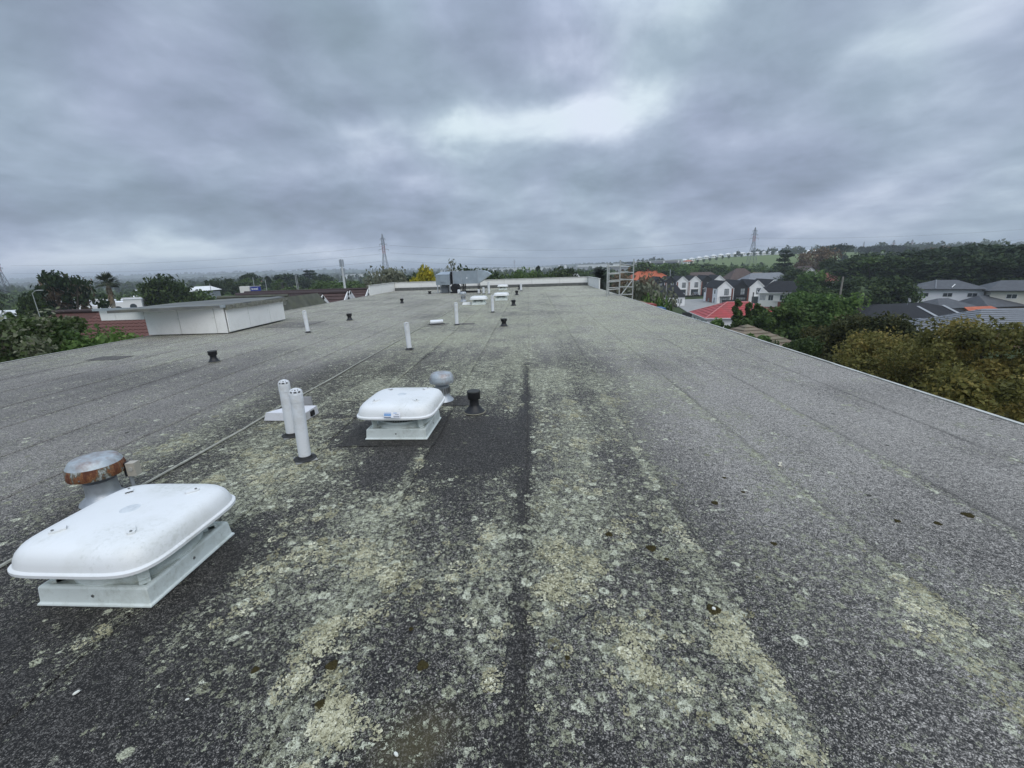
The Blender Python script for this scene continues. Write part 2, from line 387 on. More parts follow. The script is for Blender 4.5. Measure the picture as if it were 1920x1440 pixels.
    L(tone, lr.inputs[0])
    col = mix(total, col, lr.outputs[0])
    L(col, P.inputs['Base Color'])
    rg = M('SUBTRACT', .80, M('MULTIPLY', g4, .30)); rg = M('ADD', rg, M('MULTIPLY', total, .25)); L(rg, P.inputs['Roughness'])
    P.inputs['Specular IOR Level'].default_value = .22
    h = M('ADD', M('ADD', M('MULTIPLY', lvl, .0022), M('MULTIPLY', g4, .012)), M('MULTIPLY', total, M('ADD', .0015, M('MULTIPLY', hole, .005))))
    bp = N.new('ShaderNodeBump'); bp.inputs['Strength'].default_value = .9; bp.inputs['Distance'].default_value = 1.0
    L(h, bp.inputs['Height']); L(bp.outputs[0], P.inputs['Normal'])
    return m
FELT = felt_material()

# ---------------------------------------------------------------- common paints
CREAM = mat('cream_panel', (.86, .855, .82), .55, .03, 1.2, bump=.1, dirt=(.60, .59, .54), dscale=.9, damt=.3, specks=(.45, .45, .38))
WHITEP = mat('white_plastic', (.76, .77, .76), .38, .04, 2.0, spec=.5, dirt=(.50, .50, .44), dscale=4, damt=.34, specks=(.33, .34, .27))
CURB = mat('curb_plastic', (.74, .80, .765), .4, .04, 2.5, spec=.5, dirt=(.38, .40, .33), dscale=7, damt=.5, specks=(.24, .25, .18))
PVC = mat('white_pvc', (.74, .76, .78), .38, .04, 3.0, dirt=(.42, .40, .34), dscale=6, damt=.55, specks=(.30, .28, .20))
BLACKP = mat('black_plastic', (.012, .012, .013), .42, .25, 8.0)
RUBBER = mat('rubber_boot', (.03, .03, .03), .8, .3, 10)
ALU = mat('flashing_metal', (.62, .63, .62), .35, .08, 12, metal=.7)
GALV = mat('galvanised_steel', (.44, .47, .50), .42, .22, 9, metal=.55, bump=.15)
SCREW = mat('screw_steel', (.28, .28, .27), .45, .2, 30, metal=.8)
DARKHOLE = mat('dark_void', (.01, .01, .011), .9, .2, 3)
TRIMW = mat('edge_trim_paint', (.52, .52, .48), .5, .08, 3, dirt=(.22, .22, .18), dscale=2, damt=.8, specks=(.25, .26, .16))

# ---------------------------------------------------------------- the building we stand on
XL, XR, Y0, Y1 = -11.55, 4.95, -2.0, 37.0
GZ = -13.0
bld = thing('apartment_building', 'flat felt roofed block seen from on top, lichen all over its grey roof', 'building', (0, 0, 0))
mb = MB().use(CREAM); mb.b2((XL + .12, Y0 + .1, GZ), (XR - .12, Y1 + .05, -.28)); mb.build('wall', bld)
mb = MB().use(mat('roof_deck', (.06, .06, .06), .9)); mb.b2((XL, Y0, -.28), (XR, Y1 + .15, -.004)); deck = mb.build('roof', bld)
laps = [XL, -10.6, -9.55, -8.5, -7.45, -6.4, -5.35, -4.3, -3.28, -2.12, -1.0, -.05, 1.02, 2.04, 3.04, 4.04, XR]
def felt_grid(name, x0, x1, ys, nx, z0, z1, parent, extra_dark=0.0, cut=0.0):
    xs = np.linspace(x0, x1, nx); X, Y = np.meshgrid(xs, ys)
    t = (X - x0) / (x1 - x0)
    Z = z0 + (z1 - z0) * t + .004 * (fbm(X, Y, .9, 77, 3) - .5) * sst(t, 0, .12) * sst(-t, -1, -.88)
    # lap edge is never dead straight
    Xw = X + .006 * (fbm(X * 0 + x1, Y, .5, 5, 3) - .5) * sst(t, .8, 1.0) * 2
    n = len(ys); vs = np.stack([Xw, Y, Z], -1).reshape(-1, 3)
    idx = np.arange(n * nx).reshape(n, nx)
    fs = np.stack([idx[:-1, :-1], idx[:-1, 1:], idx[1:, 1:], idx[1:, :-1]], -1).reshape(-1, 4).tolist()
    sk = vs[idx[:, -1]].copy(); sk[:, 2] = -.003; o = len(vs); vs = np.concatenate([vs, sk])
    fs += [(int(idx[i, -1]), o + i, o + i + 1, int(idx[i + 1, -1])) for i in range(n - 1)]
    me = bpy.data.meshes.new(name); me.from_pydata(vs.tolist(), [], fs); me.materials.append(FELT)
    l, d, p, mo = zones(vs[:, 0], vs[:, 1])
    if extra_dark: d = np.clip(d + extra_dark, 0, 1); l = l * (1 - cut)
    ca = me.color_attributes.new('zones', 'FLOAT_COLOR', 'POINT')
    ca.data.foreach_set('color', np.stack([l, d, p, mo], -1).astype(np.float32).ravel())
    me.polygons.foreach_set('use_smooth', [i < (n - 1) * (nx - 1) for i in range(len(fs))])
    me.update(); return link(name, me, parent)
def ygrid(y0, y1):
    ys = [y0]; 
    while ys[-1] < y1:
        y = ys[-1]; ys.append(y + (.035 if .8 < y < 4.5 else .06 if y < 9 else .15 if y < 18 else .3))
    ys[-1] = y1; return np.array(ys)
for i in range(len(laps) - 1):
    near = laps[i] > -4.5
    felt_grid('felt_sheet', laps[i] - .002, laps[i + 1], ygrid(Y0, Y1), 38 if near else 14, .0015, .0070 if near else .0045, deck)
# later patches of bitumen sheet round the penetrations
for x0, x1, y0, y1, dk, cut in ((-1.96, -.98, 3.90, 4.98, .30, .6), (-9.75, -9.0, 8.75, 9.2, .8, .9), (-2.75, -1.98, 4.75, 5.45, .35, .5),
                               (-2.35, -1.75, 13.2, 13.6, .5, .8), (-1.4, -.72, 5.15, 5.6, .5, .8), (-8.9, -7.4, 13.6, 15.2, .45, .5), (-3.35, -2.6, 13.0, 13.7, .4, .6)):
    felt_grid('felt_patch', x0, x1, np.linspace(y0, y1, 24), 20, .0085, .0090, deck, dk, cut)
# metal edge trims: an upstand lip, a joint every 3 m
for sx, x in ((1, XR), (-1, XL)):
    y = Y0
    while y < 31.0:
        mb = MB().use(TRIMW); jx, jz = random.uniform(-.004, .004), random.uniform(-.004, .003); mb.box((x + sx * .012 + jx, y + 1.5, -.060 + jz), (.028, 2.985, .15), random.uniform(-.0015, .0015)); mb.box((x - sx * .018 + jx, y + 1.5, .0155 + jz), (.032, 2.985, .008), random.uniform(-.0015, .0015)); mb.build('edge_trim', bld); y += 3.0
    mb = MB().use(mat('gutter_metal', (.10, .105, .11), .5)); mb.b2((x + sx * .04, Y0, -.22), (x + sx * .15, 31.0, -.12)); mb.build('gutter', bld)
# upstand wall round the far end, clad in pale sheets with a capping
UP = .68
def upstand(p, q, n, name='parapet_panel'):
    p, q = Vector(p), Vector(q); L_ = (q - p).length; a = math.atan2((q - p).y, (q - p).x)
    for i in range(n):
        c = p + (q - p) * ((i + .5) / n)
        MB().use(CREAM).box((0, 0, UP / 2), (L_ / n - .012, .06, UP)).build(name, wallp, tuple(c), a)
    c = (p + q) / 2
    MB().use(TRIMW).box((0, 0, UP + .02), (L_ + .06, .16, .04)).build('capping', wallp, tuple(c), a)
wallp = MB().use(mat('cant_strip', (.12, .125, .12), .85, .25, 4)).b2((XL + .1, Y1 - .20, -.003), (XR - .1, Y1 - .10, .24)).build('parapet', bld)
upstand((XL + .05, Y1, 0), (XR - .05, Y1, 0), 7); upstand((XR - .02, 31.0, 0), (XR - .02, Y1 - .06, 0), 2); upstand((XL + .02, 31.0, 0), (XL + .02, Y1 - .06, 0), 2)
# raised roof section on the left, panelled sides
raised = MB().use(mat('raised_roof_felt', (.13, .135, .13), .8, .35, 1.1, bump=.5, bscale=30, dirt=(.21, .21, .16), dscale=1.3, damt=.7)) \
    .prism([(-9.02, 12.45), (-9.17, 15.95), (-9.8, 16.6), (-9.836, 16.064), (-11.157, 16.019), (-11.980, 14.225), (-11.686, 11.466)], .79, .865) \
    .build('raised_roof', bld)
MB().use(CREAM).prism([(-9.20, 12.6), (-9.35, 15.8), (-11.4, 16.4), (-11.5, 12.6)], .02, .788).build('raised_core', raised)
def panel_row(p, q, cuts, z0, z1):
    p, q = Vector(p), Vector(q); d = q - p; a = math.atan2(d.y, d.x); L_ = d.length
    for i in range(len(cuts) - 1):
        t0, t1 = cuts[i], cuts[i + 1]; c = p + d * ((t0 + t1) / 2)
        MB().use(CREAM).box((0, 0, 0), ((t1 - t0) * L_ - .016, .03, z1 - z0)).build('wall_panel', raised, (c.x, c.y, (z0 + z1) / 2), a)
panel_row((-11.62, 12.52, 0), (-9.12, 12.52, 0), [0, .42, .87, 1.0], .03, .785)
panel_row((-13.0, 12.52, 0), (-11.63, 12.52, 0), [0, .35, 1.0], .50, .785)
panel_row((-9.09, 12.53, 0), (-9.24, 15.85, 0), [0, .33, .70, 1.0], .06, .785)
MB().use(mat('raised_gutter', (.30, .34, .36), .5)).box((-11.05, 12.43, .83), (4.1, .05, .075)).build('fascia', raised)
mb = MB().use(mat('torn_felt_edge', (.18, .18, .15), .9, .5, 14, bump=.6, dirt=(.26, .26, .19), dscale=6, damt=.8))
for k in range(13):
    y = 12.48 + k * .26; mb.box((-9.02 - .043 * (y - 12.45) + random.uniform(-.02, .03), y + .12, .785 + random.uniform(-.015, .015)), (.09, .25, .10 + random.uniform(0, .05)), rz=random.uniform(-.08, .08))
mb.build('felt_fringe', raised)

# fine seam wire running the length of the roof along the fall line
mb = MB().use(mat('ridge_seam', (.34, .34, .29), .7, .3, 20))
pts = [(-3.29 + .012 * math.sin(i * 1.7) + .004 * i * 0, .4 + i * .8, .016 + .005 * math.sin(i * 2.3)) for i in range(24)]
mb.path(pts, [.011] * 24, 6); tag(mb.build('roof_cable'), 'thin pale cable lying along the roof left of the white fan boxes', 'cable')

# ---------------------------------------------------------------- white roof fans
def cover_profile():
    return [(.300, -.002), (.400, -.004), (.425, -.006), (.434, .000), (.434, .016), (.427, .022), (.420, .025), (.414, .052), (.401, .086), (.379, .112), (.345, .128), (.29, .137), (.20, .143), (.10, .146), (.0, .147)]
def make_fan():
    t = thing('roof_fan', 'x', 'roof fan')
    h = .328
    mb = MB().use(CURB)
    prof = [(1.0, 0), (1.0, .010), (.970, .014), (.950, .098), (.935, .108), (.880, .112), (.80, .085)]
    vs = []; fs = []
    for k, z in prof:
        vs += [(h * k * a, h * k * b, z) for a, b in ((-1, -1), (1, -1), (1, 1), (-1, 1))]
    for j in range(len(prof) - 1):
        for i in range(4): fs.append((j * 4 + i, j * 4 + (i + 1) % 4, j * 4 + 4 + (i + 1) % 4, j * 4 + 4 + i))
    fs.append((24, 25, 26, 27)); mb.add(vs, fs)
    # rounded saddles bridging the corners up to the ring
    curb = mb.build('curb', t)
    bv = curb.modifiers.new('bevel', 'BEVEL'); bv.width = .006; bv.segments = 2; bv.limit_method = 'ANGLE'
    for a in range(4):
        c, s = math.cos(a * math.pi / 2), math.sin(a * math.pi / 2)
        MB().use(SCREW, True).tube((.303 * c, .303 * s, .058), (.318 * c, .318 * s, .058), .010, .008, 10).build('screw', curb)
    MB().use(CURB, True).lathe([(.235, .085), (.300, .085), (.300, .122), (.286, .136), (.268, .140), (.262, .158), (.246, .158), (.240, .12)], n=40).build('collar', t)
    mb = MB().use(BLACKP, True).lathe([(.225, .10), (.225, .21)], n=32); mb.lathe([(.09, .10), (.09, .2)], n=16); mb.build('fan_drum', t)
    mb = MB().use(mat('guard_wire', (.50, .52, .52), .4))
    for i in range(56):
        q = 2 * math.pi * i / 56; mb.tube((.243 * math.cos(q), .243 * math.sin(q), .155), (.243 * math.cos(q), .243 * math.sin(q), .250), .0022, n=4, cap=False)
    for z in (.180, .195, .210, .224): 
        for i in range(40):
            q, q2 = 2 * math.pi * i / 40, 2 * math.pi * (i + 1) / 40
            mb.tube((.243 * math.cos(q), .243 * math.sin(q), z), (.243 * math.cos(q2), .243 * math.sin(q2), z), .002, n=4, cap=False)
    mb.build('bird_guard', t)
    for a in range(4):
        q = math.pi / 4 + a * math.pi / 2; x, y = math.cos(q), math.sin(q)
        mb = MB().use(CURB); mb.box((.345 * x, .345 * y, .175), (.035, .05, .15), q); mb.box((.33 * x, .33 * y, .112), (.10, .05, .02), q); mb.build('post', t)
    cov = MB().use(WHITEP, True).lathe(cover_profile(), n=96, squircle=5.2)
    me = cov.build('cover', t, (0, 0, .246))
    for q in me.data.vertices: q.co.x *= .95; q.co.y *= .95
    MB().use(CURB, True).lathe([(.30, .0), (.33, -.025), (.36, -.03), (.385, -.008)], n=48, squircle=3.2).build('liner', me)
    for a in range(4):
        q = math.pi / 4 + a * math.pi / 2; x, y = math.cos(q), math.sin(q)
        mb = MB().use(WHITEP, True)
        # U shaped boss pointing to the middle
        r1 = .315; pts = [(-.02, -.05), (-.02, .0), (-.014, .016), (0, .022), (.014, .016), (.02, 0), (.02, -.05)]
        # axis along the outward diagonal
        P3 = [(x * (r1 + b) - y * a_, y * (r1 + b) + x * a_) for a_, b in pts]
        zt = .149
        mb.add([(p[0], p[1], zt - .012) for p in P3] + [(p[0] * .995, p[1] * .995, zt if k not in (0, 6) else zt + .002) for k, p in enumerate(P3)],
               [(k, k + 1, 8 + k, 7 + k) for k in range(6)] + [tuple(range(7, 14))])
        mb.use(SCREW, True).tube((x * .318, y * .318, zt - .002), (x * .318, y * .318, zt + .006), .007, .006, 8)
        mb.build('boss', me)
    MB().use(mat('scuffed_plastic', (.60, .63, .64), .45, .15, 30), True).lathe([(.05, .1462), (.045, .1482), (.0, .1478)], n=24).build('medallion', me)
    return t
fan = make_fan()
def sticker(f):
    cov = [c for c in f.children if c.name.startswith('cover')][0]
    # label stuck on the sloping front of the cover
    st = MB(); o = Vector((0.02, -.413, .052)); n = Vector((0, -.95, .30)).normalized(); up = Vector((0, .30, .95)).normalized()
    st.use(mat('sticker_paper', (.86, .87, .90), .35, .02))
    def rect(mb, x0, x1, z0, z1, off):
        mb.add([o + Vector((x, 0, 0)) + up * z + n * off for x, z in ((x0, z0), (x1, z0), (x1, z1), (x0, z1))], [(0, 1, 2, 3)])
    rect(st, -.085, .085, -.026, .030, .006); s = st.build('sticker', cov)
    b = MB().use(mat('sticker_blue', (.18, .36, .66), .4, .1)); rect(b, -.080, -.008, -.008, .012, .0072); rect(b, -.080, -.01, .018, .024, .0072); rect(b, .015, .05, .018, .024, .0072)
    b.use(mat('sticker_ink', (.10, .13, .20), .5)); rect(b, -.082, -.010, -.024, -.016, .0072); rect(b, .012, .078, -.012, -.008, .0072); rect(b, .02, .075, -.020, -.016, .0072); rect(b, .03, .07, .004, .008, .0072)
    b.build('print', s)
fan['group'] = 'white square roof fans'
f0 = fan; f0.location = (-2.365, 2.13, .008); f0.rotation_euler = (0, 0, R(-1.0)); tag(f0, 'large white square roof fan nearest the camera, in front of the rusty vent')
f1 = copy_thing(f0, (-1.40, 4.38, .012), R(-1.6), 'white square roof fan with a small blue and white sticker on its front'); sticker(f1)
f2 = copy_thing(f0, (-2.44, 20.75, .008), 0, 'far white roof fan left of its twin, a white bracket at its side')
f3 = copy_thing(f0, (-1.50, 23.05, .008), R(-1), 'far white roof fan right of its twin, behind a white pipe')
f4 = copy_thing(f0, (-2.05, 33.6, .008), 0, 'smallest white roof fan, right by the far end wall')
tag(MB().use(WHITEP).box((0, 0, .05), (.42, .26, .10), 0, (.85, .7)).build('roof_bracket', None, (-3.02, 20.7, .008)), 'small white box lying between the far metal vent and a far roof fan', 'bracket')

# ---------------------------------------------------------------- mushroom vents
RUSTY = mat('rusted_zinc', (.40, .44, .46), .5, .2, 14, metal=.35, dirt=(.20, .085, .04), dscale=9, damt=.6)
def rust_band():
    m = bpy.data.materials.new('rust_band'); m.use_nodes = True; nt = m.node_tree; N = nt.nodes; L = nt.links.new; P = N['Principled BSDF']
    tc = N.new('ShaderNodeTexCoord'); mp = N.new('ShaderNodeMapping'); mp.inputs['Scale'].default_value = (1, 1, .45); L(tc.outputs['Object'], mp.inputs[0])
    n = N.new('ShaderNodeTexNoise'); n.inputs['Scale'].default_value = 11; n.inputs['Detail'].default_value = 8; n.inputs['Roughness'].default_value = .7; L(mp.outputs[0], n.inputs['Vector'])
    r = N.new('ShaderNodeValToRGB'); cr = r.color_ramp; cr.elements[0].position = .30; cr.elements[0].color = (.060, .018, .012, 1); cr.elements[1].position = .61; cr.elements[1].color = (.36, .39, .38, 1)
    for p, c in ((.43, (.11, .034, .015)), (.48, (.15, .055, .022)), (.515, (.27, .12, .05)), (.54, (.065, .050, .030)), (.575, (.20, .19, .15))): cr.elements.new(p).color = c + (1,)
    L(n.outputs['Fac'], r.inputs[0]); L(r.outputs[0], P.inputs['Base Color']); P.inputs['Roughness'].default_value = .75; return m
RUSTB = rust_band()
def mushroom(loc, h, rc, rs, label, rusty, name='mushroom_vent'):
    t = thing(name, label, 'roof vent', loc, 0, 'metal mushroom vents')
    k = rc / .23
    mb = MB().use(GALV, True).lathe([(rs * 1.55, 0), (rs * 1.5, .012), (rs * 1.08, .05), (rs, .09), (rs, h - .06)], n=28); mb.build('stem', t)
    if not rusty:
        s2 = MB().use(SCREW)
        for i in range(18):
            q = 2 * math.pi * i / 18; s2.box((rs * 1.03 * math.cos(q), rs * 1.03 * math.sin(q), h * .55), (.02, .016, h * .30), q)
        s2.build('louvre_band', t)
    cap = MB().use(RUSTY, True).lathe([(rc * .93, h + .10 * k), (rc * .80, h + .150 * k), (rc * .74, h + .160 * k), (rc * .4, h + .168 * k), (0, h + .172 * k)], n=36).build('cap', t)
    MB().use(RUSTB if rusty else RUSTY, True).lathe([(rc * .9, h - .012), (rc * .97, h - .012), (rc, h + .01 * k), (rc * .985, h + .055 * k), (rc * .93, h + .10 * k)], n=36).build('rim', cap)
    b = MB().use(SCREW, True)
    for i in range(8):
        q = 2 * math.pi * (i + .3) / 8; b.tube((rc * .99 * math.cos(q), rc * .99 * math.sin(q), h + .02 * k), (rc * 1.02 * math.cos(q), rc * 1.02 * math.sin(q), h + .02 * k), .008 * k, n=8)
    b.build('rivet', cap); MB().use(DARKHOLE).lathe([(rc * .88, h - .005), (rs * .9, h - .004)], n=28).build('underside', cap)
    return t
mushroom((-3.42, 2.92, .006), .235, .182, .102, 'mushroom vent with a rust eaten rim behind the nearest roof fan', True)
mushroom((-1.18, 5.40, .012), .26, .162, .092, 'pale zinc mushroom vent with small rust spots behind the stickered fan', False)
mushroom((-3.52, 22.9, .006), .36, .19, .11, 'far grey metal mushroom vent left of the far roof fans', False)
# isolator box behind the rusty vent
t = thing('switch_box', 'small off white switch box fixed beside the rusty mushroom vent', 'switch box', (-3.24, 3.0, .006), R(8))
MB().use(mat('switch_plastic', (.42, .39, .33), .5, .05)).box((.035, 0, .225), (.065, .06, .11)).build('case', t)
MB().use(BLACKP).box((-.010, 0, .225), (.022, .05, .11)).build('backplate', t); MB().use(GALV).tube((0, 0, 0), (0, 0, .20), .012).build('post', t)
MB().use(mat('switch_grey', (.45, .44, .40), .5)).tube((.035, -.029, .232), (.035, -.035, .232), .018, n=16).build('dial', t)

# ---------------------------------------------------------------- white vent pipes
def pipe(loc, h, lean, label, r=.054, slots=True, cap=True, yaw=0):
    t = thing('vent_pipe', label, 'vent pipe', loc, yaw, 'white plastic vent pipes'); t.rotation_euler = (lean[1], lean[0], yaw)
    hc = h - .075 if cap else h
    MB().use(PVC, True).lathe([(r, .03), (r, hc - .055)], n=24).build('tube', t)
    if cap:
        c = MB().use(PVC, True).lathe([(r, hc - .06), (r * 1.06, hc - .058), (r * 1.06, hc + .018), (r * 1.0, hc + .020)], n=24).build('socket', t)
        mb = MB().use(PVC, True)
        mb.lathe([(r * 1.0, hc + .020), (r * 1.0, hc + .030), (r * .93, hc + .031), (r * .93, hc + .02)], n=24)
        for i in range(8):   # domed grating: ribs with gaps between
            q = 2 * math.pi * i / 8; pts = [(r * .96 * math.cos(a) * math.cos(q), r * .96 * math.cos(a) * math.sin(q), hc + .026 + .036 * math.sin(a)) for a in (0, .35, .7, 1.05, 1.4)]
            mb.path(pts, [.007] * 5, 6)
        for a, rr in ((.62, .006), (1.2, .007)):
            for i in range(24):
                q, q2 = 2 * math.pi * i / 24, 2 * math.pi * (i + 1) / 24
                mb.tube((r * .96 * math.cos(a) * math.cos(q), r * .96 * math.cos(a) * math.sin(q), hc + .026 + .036 * math.sin(a)), (r * .96 * math.cos(a) * math.cos(q2), r * .96 * math.cos(a) * math.sin(q2), hc + .026 + .036 * math.sin(a)), rr, n=5, cap=False)
        mb.lathe([(.016, hc + .058), (.012, hc + .064), (0, hc + .065)], n=12)
        g = mb.build('grating', t); MB().use(DARKHOLE, True).lathe([(r * .85, hc + .022), (r * .70, hc + .042), (0, hc + .052)], n=16).build('void', g)
    MB().use(RUBBER, True).lathe([(r * 1.35, 0), (r * 1.25, .012), (r * 1.10, .030), (r * 1.06, .040), (r * .98, .042)], n=20).build('boot', t)
    fl = MB().use(mat('aged_flashing', (.24, .24, .22), .6, .5, 14)); e = r * 1.75
    fl.add([(-e, -e, .004), (e, -e, .004), (e, e, .004), (-e, e, .004), (-e * .9, -e * .9, .010), (e * .9, -e * .9, .010), (e * .9, e * .9, .010), (-e * .9, e * .9, .010)], [(0, 1, 5, 4), (1, 2, 6, 5), (2, 3, 7, 6), (3, 0, 4, 7), (4, 5, 6, 7)])
    f = fl.build('flashing', t); f.rotation_euler = (0, 0, R(38))
    MB().use(RUBBER).lathe([(r * 1.9, .0105), (r * 1.7, .015), (0, .015)], n=20).build('sealant', t)
    return t
pipe((-2.599, 4.213) + (.008,), 0.634, (R(1.0), 0), 'rear one of the two tall white vent pipes beside the low white scupper')
pipe((-2.145, 3.619) + (.008,), 0.703, (R(1.4), 0), 'front one of the two tall white vent pipes, a faint scratch down it')
pipe((-2.667, 9.177) + (.008,), 0.610, (R(-1.6), 0), 'white vent pipe standing alone against the thin roof cable')
pipe((-6.550, 12.307) + (.008,), 0.655, (R(-2.2), 0), 'white vent pipe furthest left, out towards the raised panelled roof')
pipe((-2.263, 13.149) + (.008,), 0.700, (R(.5), 0), 'white vent pipe beside the short white pipe lying on the roof')
pipe((-1.446, 16.727) + (.008,), 0.673, (R(.6), 0), 'white vent pipe in front of the right far roof fan')
pipe((-3.378, 28.941) + (.008,), 0.331, (0, 0), 'left one of two short white pipes by the duct unit', .07)
pipe((-3.040, 28.789) + (.008,), 0.449, (0, 0), 'right one of two short white pipes by the duct unit', .07)
pipe((-2.654, 28.449) + (.008,), 0.793, (0, 0), 'tallest far white pipe right of the duct scoop', .075)
pipe((-0.608, 31.330) + (.008,), 0.523, (0, 0), 'far white pipe beside a black vent before the end wall', .075)

# short pipe lying down, and the low scupper behind the pair of pipes
t = thing('lying_pipe', 'short white pipe with an open right end lying on the roof', 'pipe', (-2.95, 13.42, .012), R(16))
MB().use(PVC, True).tube((-.20, 0, .075), (.20, 0, .075), .070, n=20, cap=False).tube((-.20, 0, .075), (.2, 0, .075), .062, n=20, cap=False).build('tube', t)
MB().use(DARKHOLE).tube((-.18, 0, .075), (-.17, 0, .075), .061, n=20).build('plug', t); MB().use(RUBBER).box((0, 0, .006), (.5, .16, .012)).build('saddle', t)
t = thing('scupper', 'low white tapered scupper box behind the pair of tall pipes', 'scupper', (-2.93, 4.80, .010), R(-4))
sc = MB().use(mat('scupper_paint', (.66, .66, .68), .5, .06, 6, dirt=(.3, .29, .25), dscale=6, damt=.5))
sc.add([(-.21, -.10, 0), (.20, -.10, 0), (.20, .14, 0), (-.10, .14, 0), (-.19, -.085, .075), (.20, -.085, .075), (.20, .12, .085), (-.05, .12, .085)], [(3, 2, 1, 0), (4, 5, 6, 7), (0, 1, 5, 4), (1, 2, 6, 5), (2, 3, 7, 6), (3, 0, 4, 7)]); sc.build('body', t); t.scale = (1.3, 1.2, 1.25)
MB().use(mat('scupper_grey', (.30, .30, .30), .6)).box((.06, .15, .10), (.16, .02, .13)).build('back_plate', t)
MB().use(BLACKP).box((.205, .02, .04), (.015, .06, .05)).build('outlet', t)

# ---------------------------------------------------------------- black soil vents
def black_vent(loc, h, label, r=.062, sk=1.45, tee=False, rz=0):
    t = thing('soil_vent', label, 'roof vent', loc, rz, 'black plastic roof vents')
    MB().use(BLACKP, True).lathe([(r * sk, 0), (r * sk, .010), (r * sk * .84, .022), (r * .95, h * .27), (r * .80, h * .34), (r * .80, h * .62)], n=24).build('base', t)
    if not tee:
        MB().use(BLACKP, True).lathe([(r * .82, h * .60), (r * 1.08, h * .62), (r * 1.12, h * .94)], n=24).build('cowl', t)
        MB().use(mat('dusty_black', (.045, .047, .045), .8, .3, 20), True).lathe([(r * 1.12, h * .94), (r * 1.05, h * .98), (r * .5, h), (0, h)], n=24).build('lid', t)
    else:
        MB().use(BLACKP, True).tube((-r * 1.7, 0, h * .82), (r * 1.1, 0, h * .82), r * 1.12, n=20).build('cowl', t)
    MB().use(mat('old_sealant', (.20, .19, .14), .8, .2, 20)).lathe([(r * sk * 1.1, .001), (r * sk * 1.06, .006), (r * sk * .97, .008)], n=24).build('sealant', t)
    return t
black_vent((-0.697, 4.910) + (.010,), 0.272, 'shiny black capped vent right of the stickered roof fan', .072, 1.75)
black_vent((-6.475, 8.302) + (.008,), 0.233, 'black capped vent nearest on the left part of the roof', .075)
black_vent((-6.511, 15.248) + (.008,), 0.249, 'black vent out on the left, right of a white pipe', .085)
black_vent((-6.744, 22.647) + (.008,), 0.250, 'small black vent on the left in front of the end wall', .085)
black_vent((-0.776, 12.632) + (.008,), 0.228, 'black vent right of the far fans, nearest of that line', .085)
black_vent((-0.728, 19.406) + (.008,), 0.260, 'black vent just right of the right far roof fan', .09)
black_vent((-0.787, 26.736) + (.008,), 0.273, 'second furthest black vent beyond the far fans', .09)
black_vent((-0.764, 33.223) + (.008,), 0.297, 'furthest black vent, touching a far white pipe in view', .10)
black_vent((-7.061, 30.600) + (.008,), 0.204, 'tiny black vent left of the grey duct unit', .11)

# ---------------------------------------------------------------- duct unit
DUCT = mat('duct_zinc', (.33, .38, .42), .42, .12, 2.5, metal=.45, dirt=(.36, .40, .42), dscale=1.3, damt=.5)
t = thing('duct_unit', 'grey sheet metal duct unit on legs with a curved scoop end', 'duct unit', (0, 0, .008))
yb = 31.2
def dx(px): return (px - 992 + 22) / 800.0 * yb * 1.0
X0, X1, X2, X3, X4 = -6.55, -5.62, -5.42, -3.62, -2.95
mb = MB().use(DUCT).prism([(X0 - .1, yb - .2), (X1, yb - .35), (X1, yb + .9), (X0 - .1, yb + .9)], .58, 1.30); mb.build('plant_box', t)
b = MB().use(DUCT); b.add([(X0 - .1, yb - .2, 1.30), (X1, yb - .35, 1.30), (X1, yb + .9, 1.30), (X0 - .1, yb + .9, 1.30), (X0 + .25, yb + .1, 1.48), (X1, yb + .1, 1.50), (X1, yb + .9, 1.50), (X0 + .25, yb + .9, 1.48)], [(4, 5, 6, 7), (0, 1, 5, 4), (1, 2, 6, 5), (2, 3, 7, 6), (3, 0, 4, 7)]); b.build('hood', t)
MB().use(mat('duct_panel', (.33, .38, .42), .4, .1, 3, metal=.4)).box((X0 + .52, yb - .30, 1.0), (.55, .03, .42)).build('access_panel', t)
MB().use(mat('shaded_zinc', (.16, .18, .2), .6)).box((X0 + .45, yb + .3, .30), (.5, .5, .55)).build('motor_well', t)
MB().use(BLACKP).box(((X1 + X2) / 2, yb + .4, 1.05), (.12, .8, .84)).build('flexible_collar', t)
mb = MB().use(DUCT); mb.b2((X2, yb - .25, .62), (X2 + .60, yb + .85, 1.48)); mb.build('duct_section', t)
mb = MB().use(DUCT); mb.b2((X2 + .61, yb - .25, .62), (X3, yb + .85, 1.50)); d = mb.build('duct_section', t)
for x in (X2 + .605, X3 - .005, X2 + .02): MB().use(GALV).box((x, yb + .3, 1.06), (.03, 1.16, .94)).build('flange', t)
MB().use(mat('inspection_disc', (.7, .72, .74), .4)).tube((X3 - .8, yb - .26, 1.02), (X3 - .8, yb - .25, 1.02), .05, n=12).build('disc', d)
sc = MB().use(mat('scoop_zinc', (.40, .46, .50), .4, .1, 2.5, metal=.45)); prof = [(X3, .62), (X3 + .10, .66), (X3 + .90, 1.22), (X3 + .86, 1.27), (X3 + .66, 1.40), (X3 + .4, 1.49), (X3, 1.52)]
sc.add([(x, yb - .27, z) for x, z in prof] + [(x, yb + .87, z) for x, z in prof], [tuple(range(7)), tuple(range(13, 6, -1))] + [(i, (i + 1) % 7, 7 + (i + 1) % 7, 7 + i) for i in range(7)]); sc.build('scoop', t)
for x in (X0, X1 - .05, X2 + .62, X2 + .72, X3 - .02):
    for y in (yb - .2, yb + .8): MB().use(GALV if x < X2 else BLACKP).box((x, y, .31), (.06, .06, .62)).build('leg', t)
for y in (yb - .2, yb + .8): MB().use(BLACKP).box(((X2 + X3) / 2 + .1, y, .04), (X3 - X2 - .1, .08, .08)).build('skid', t)
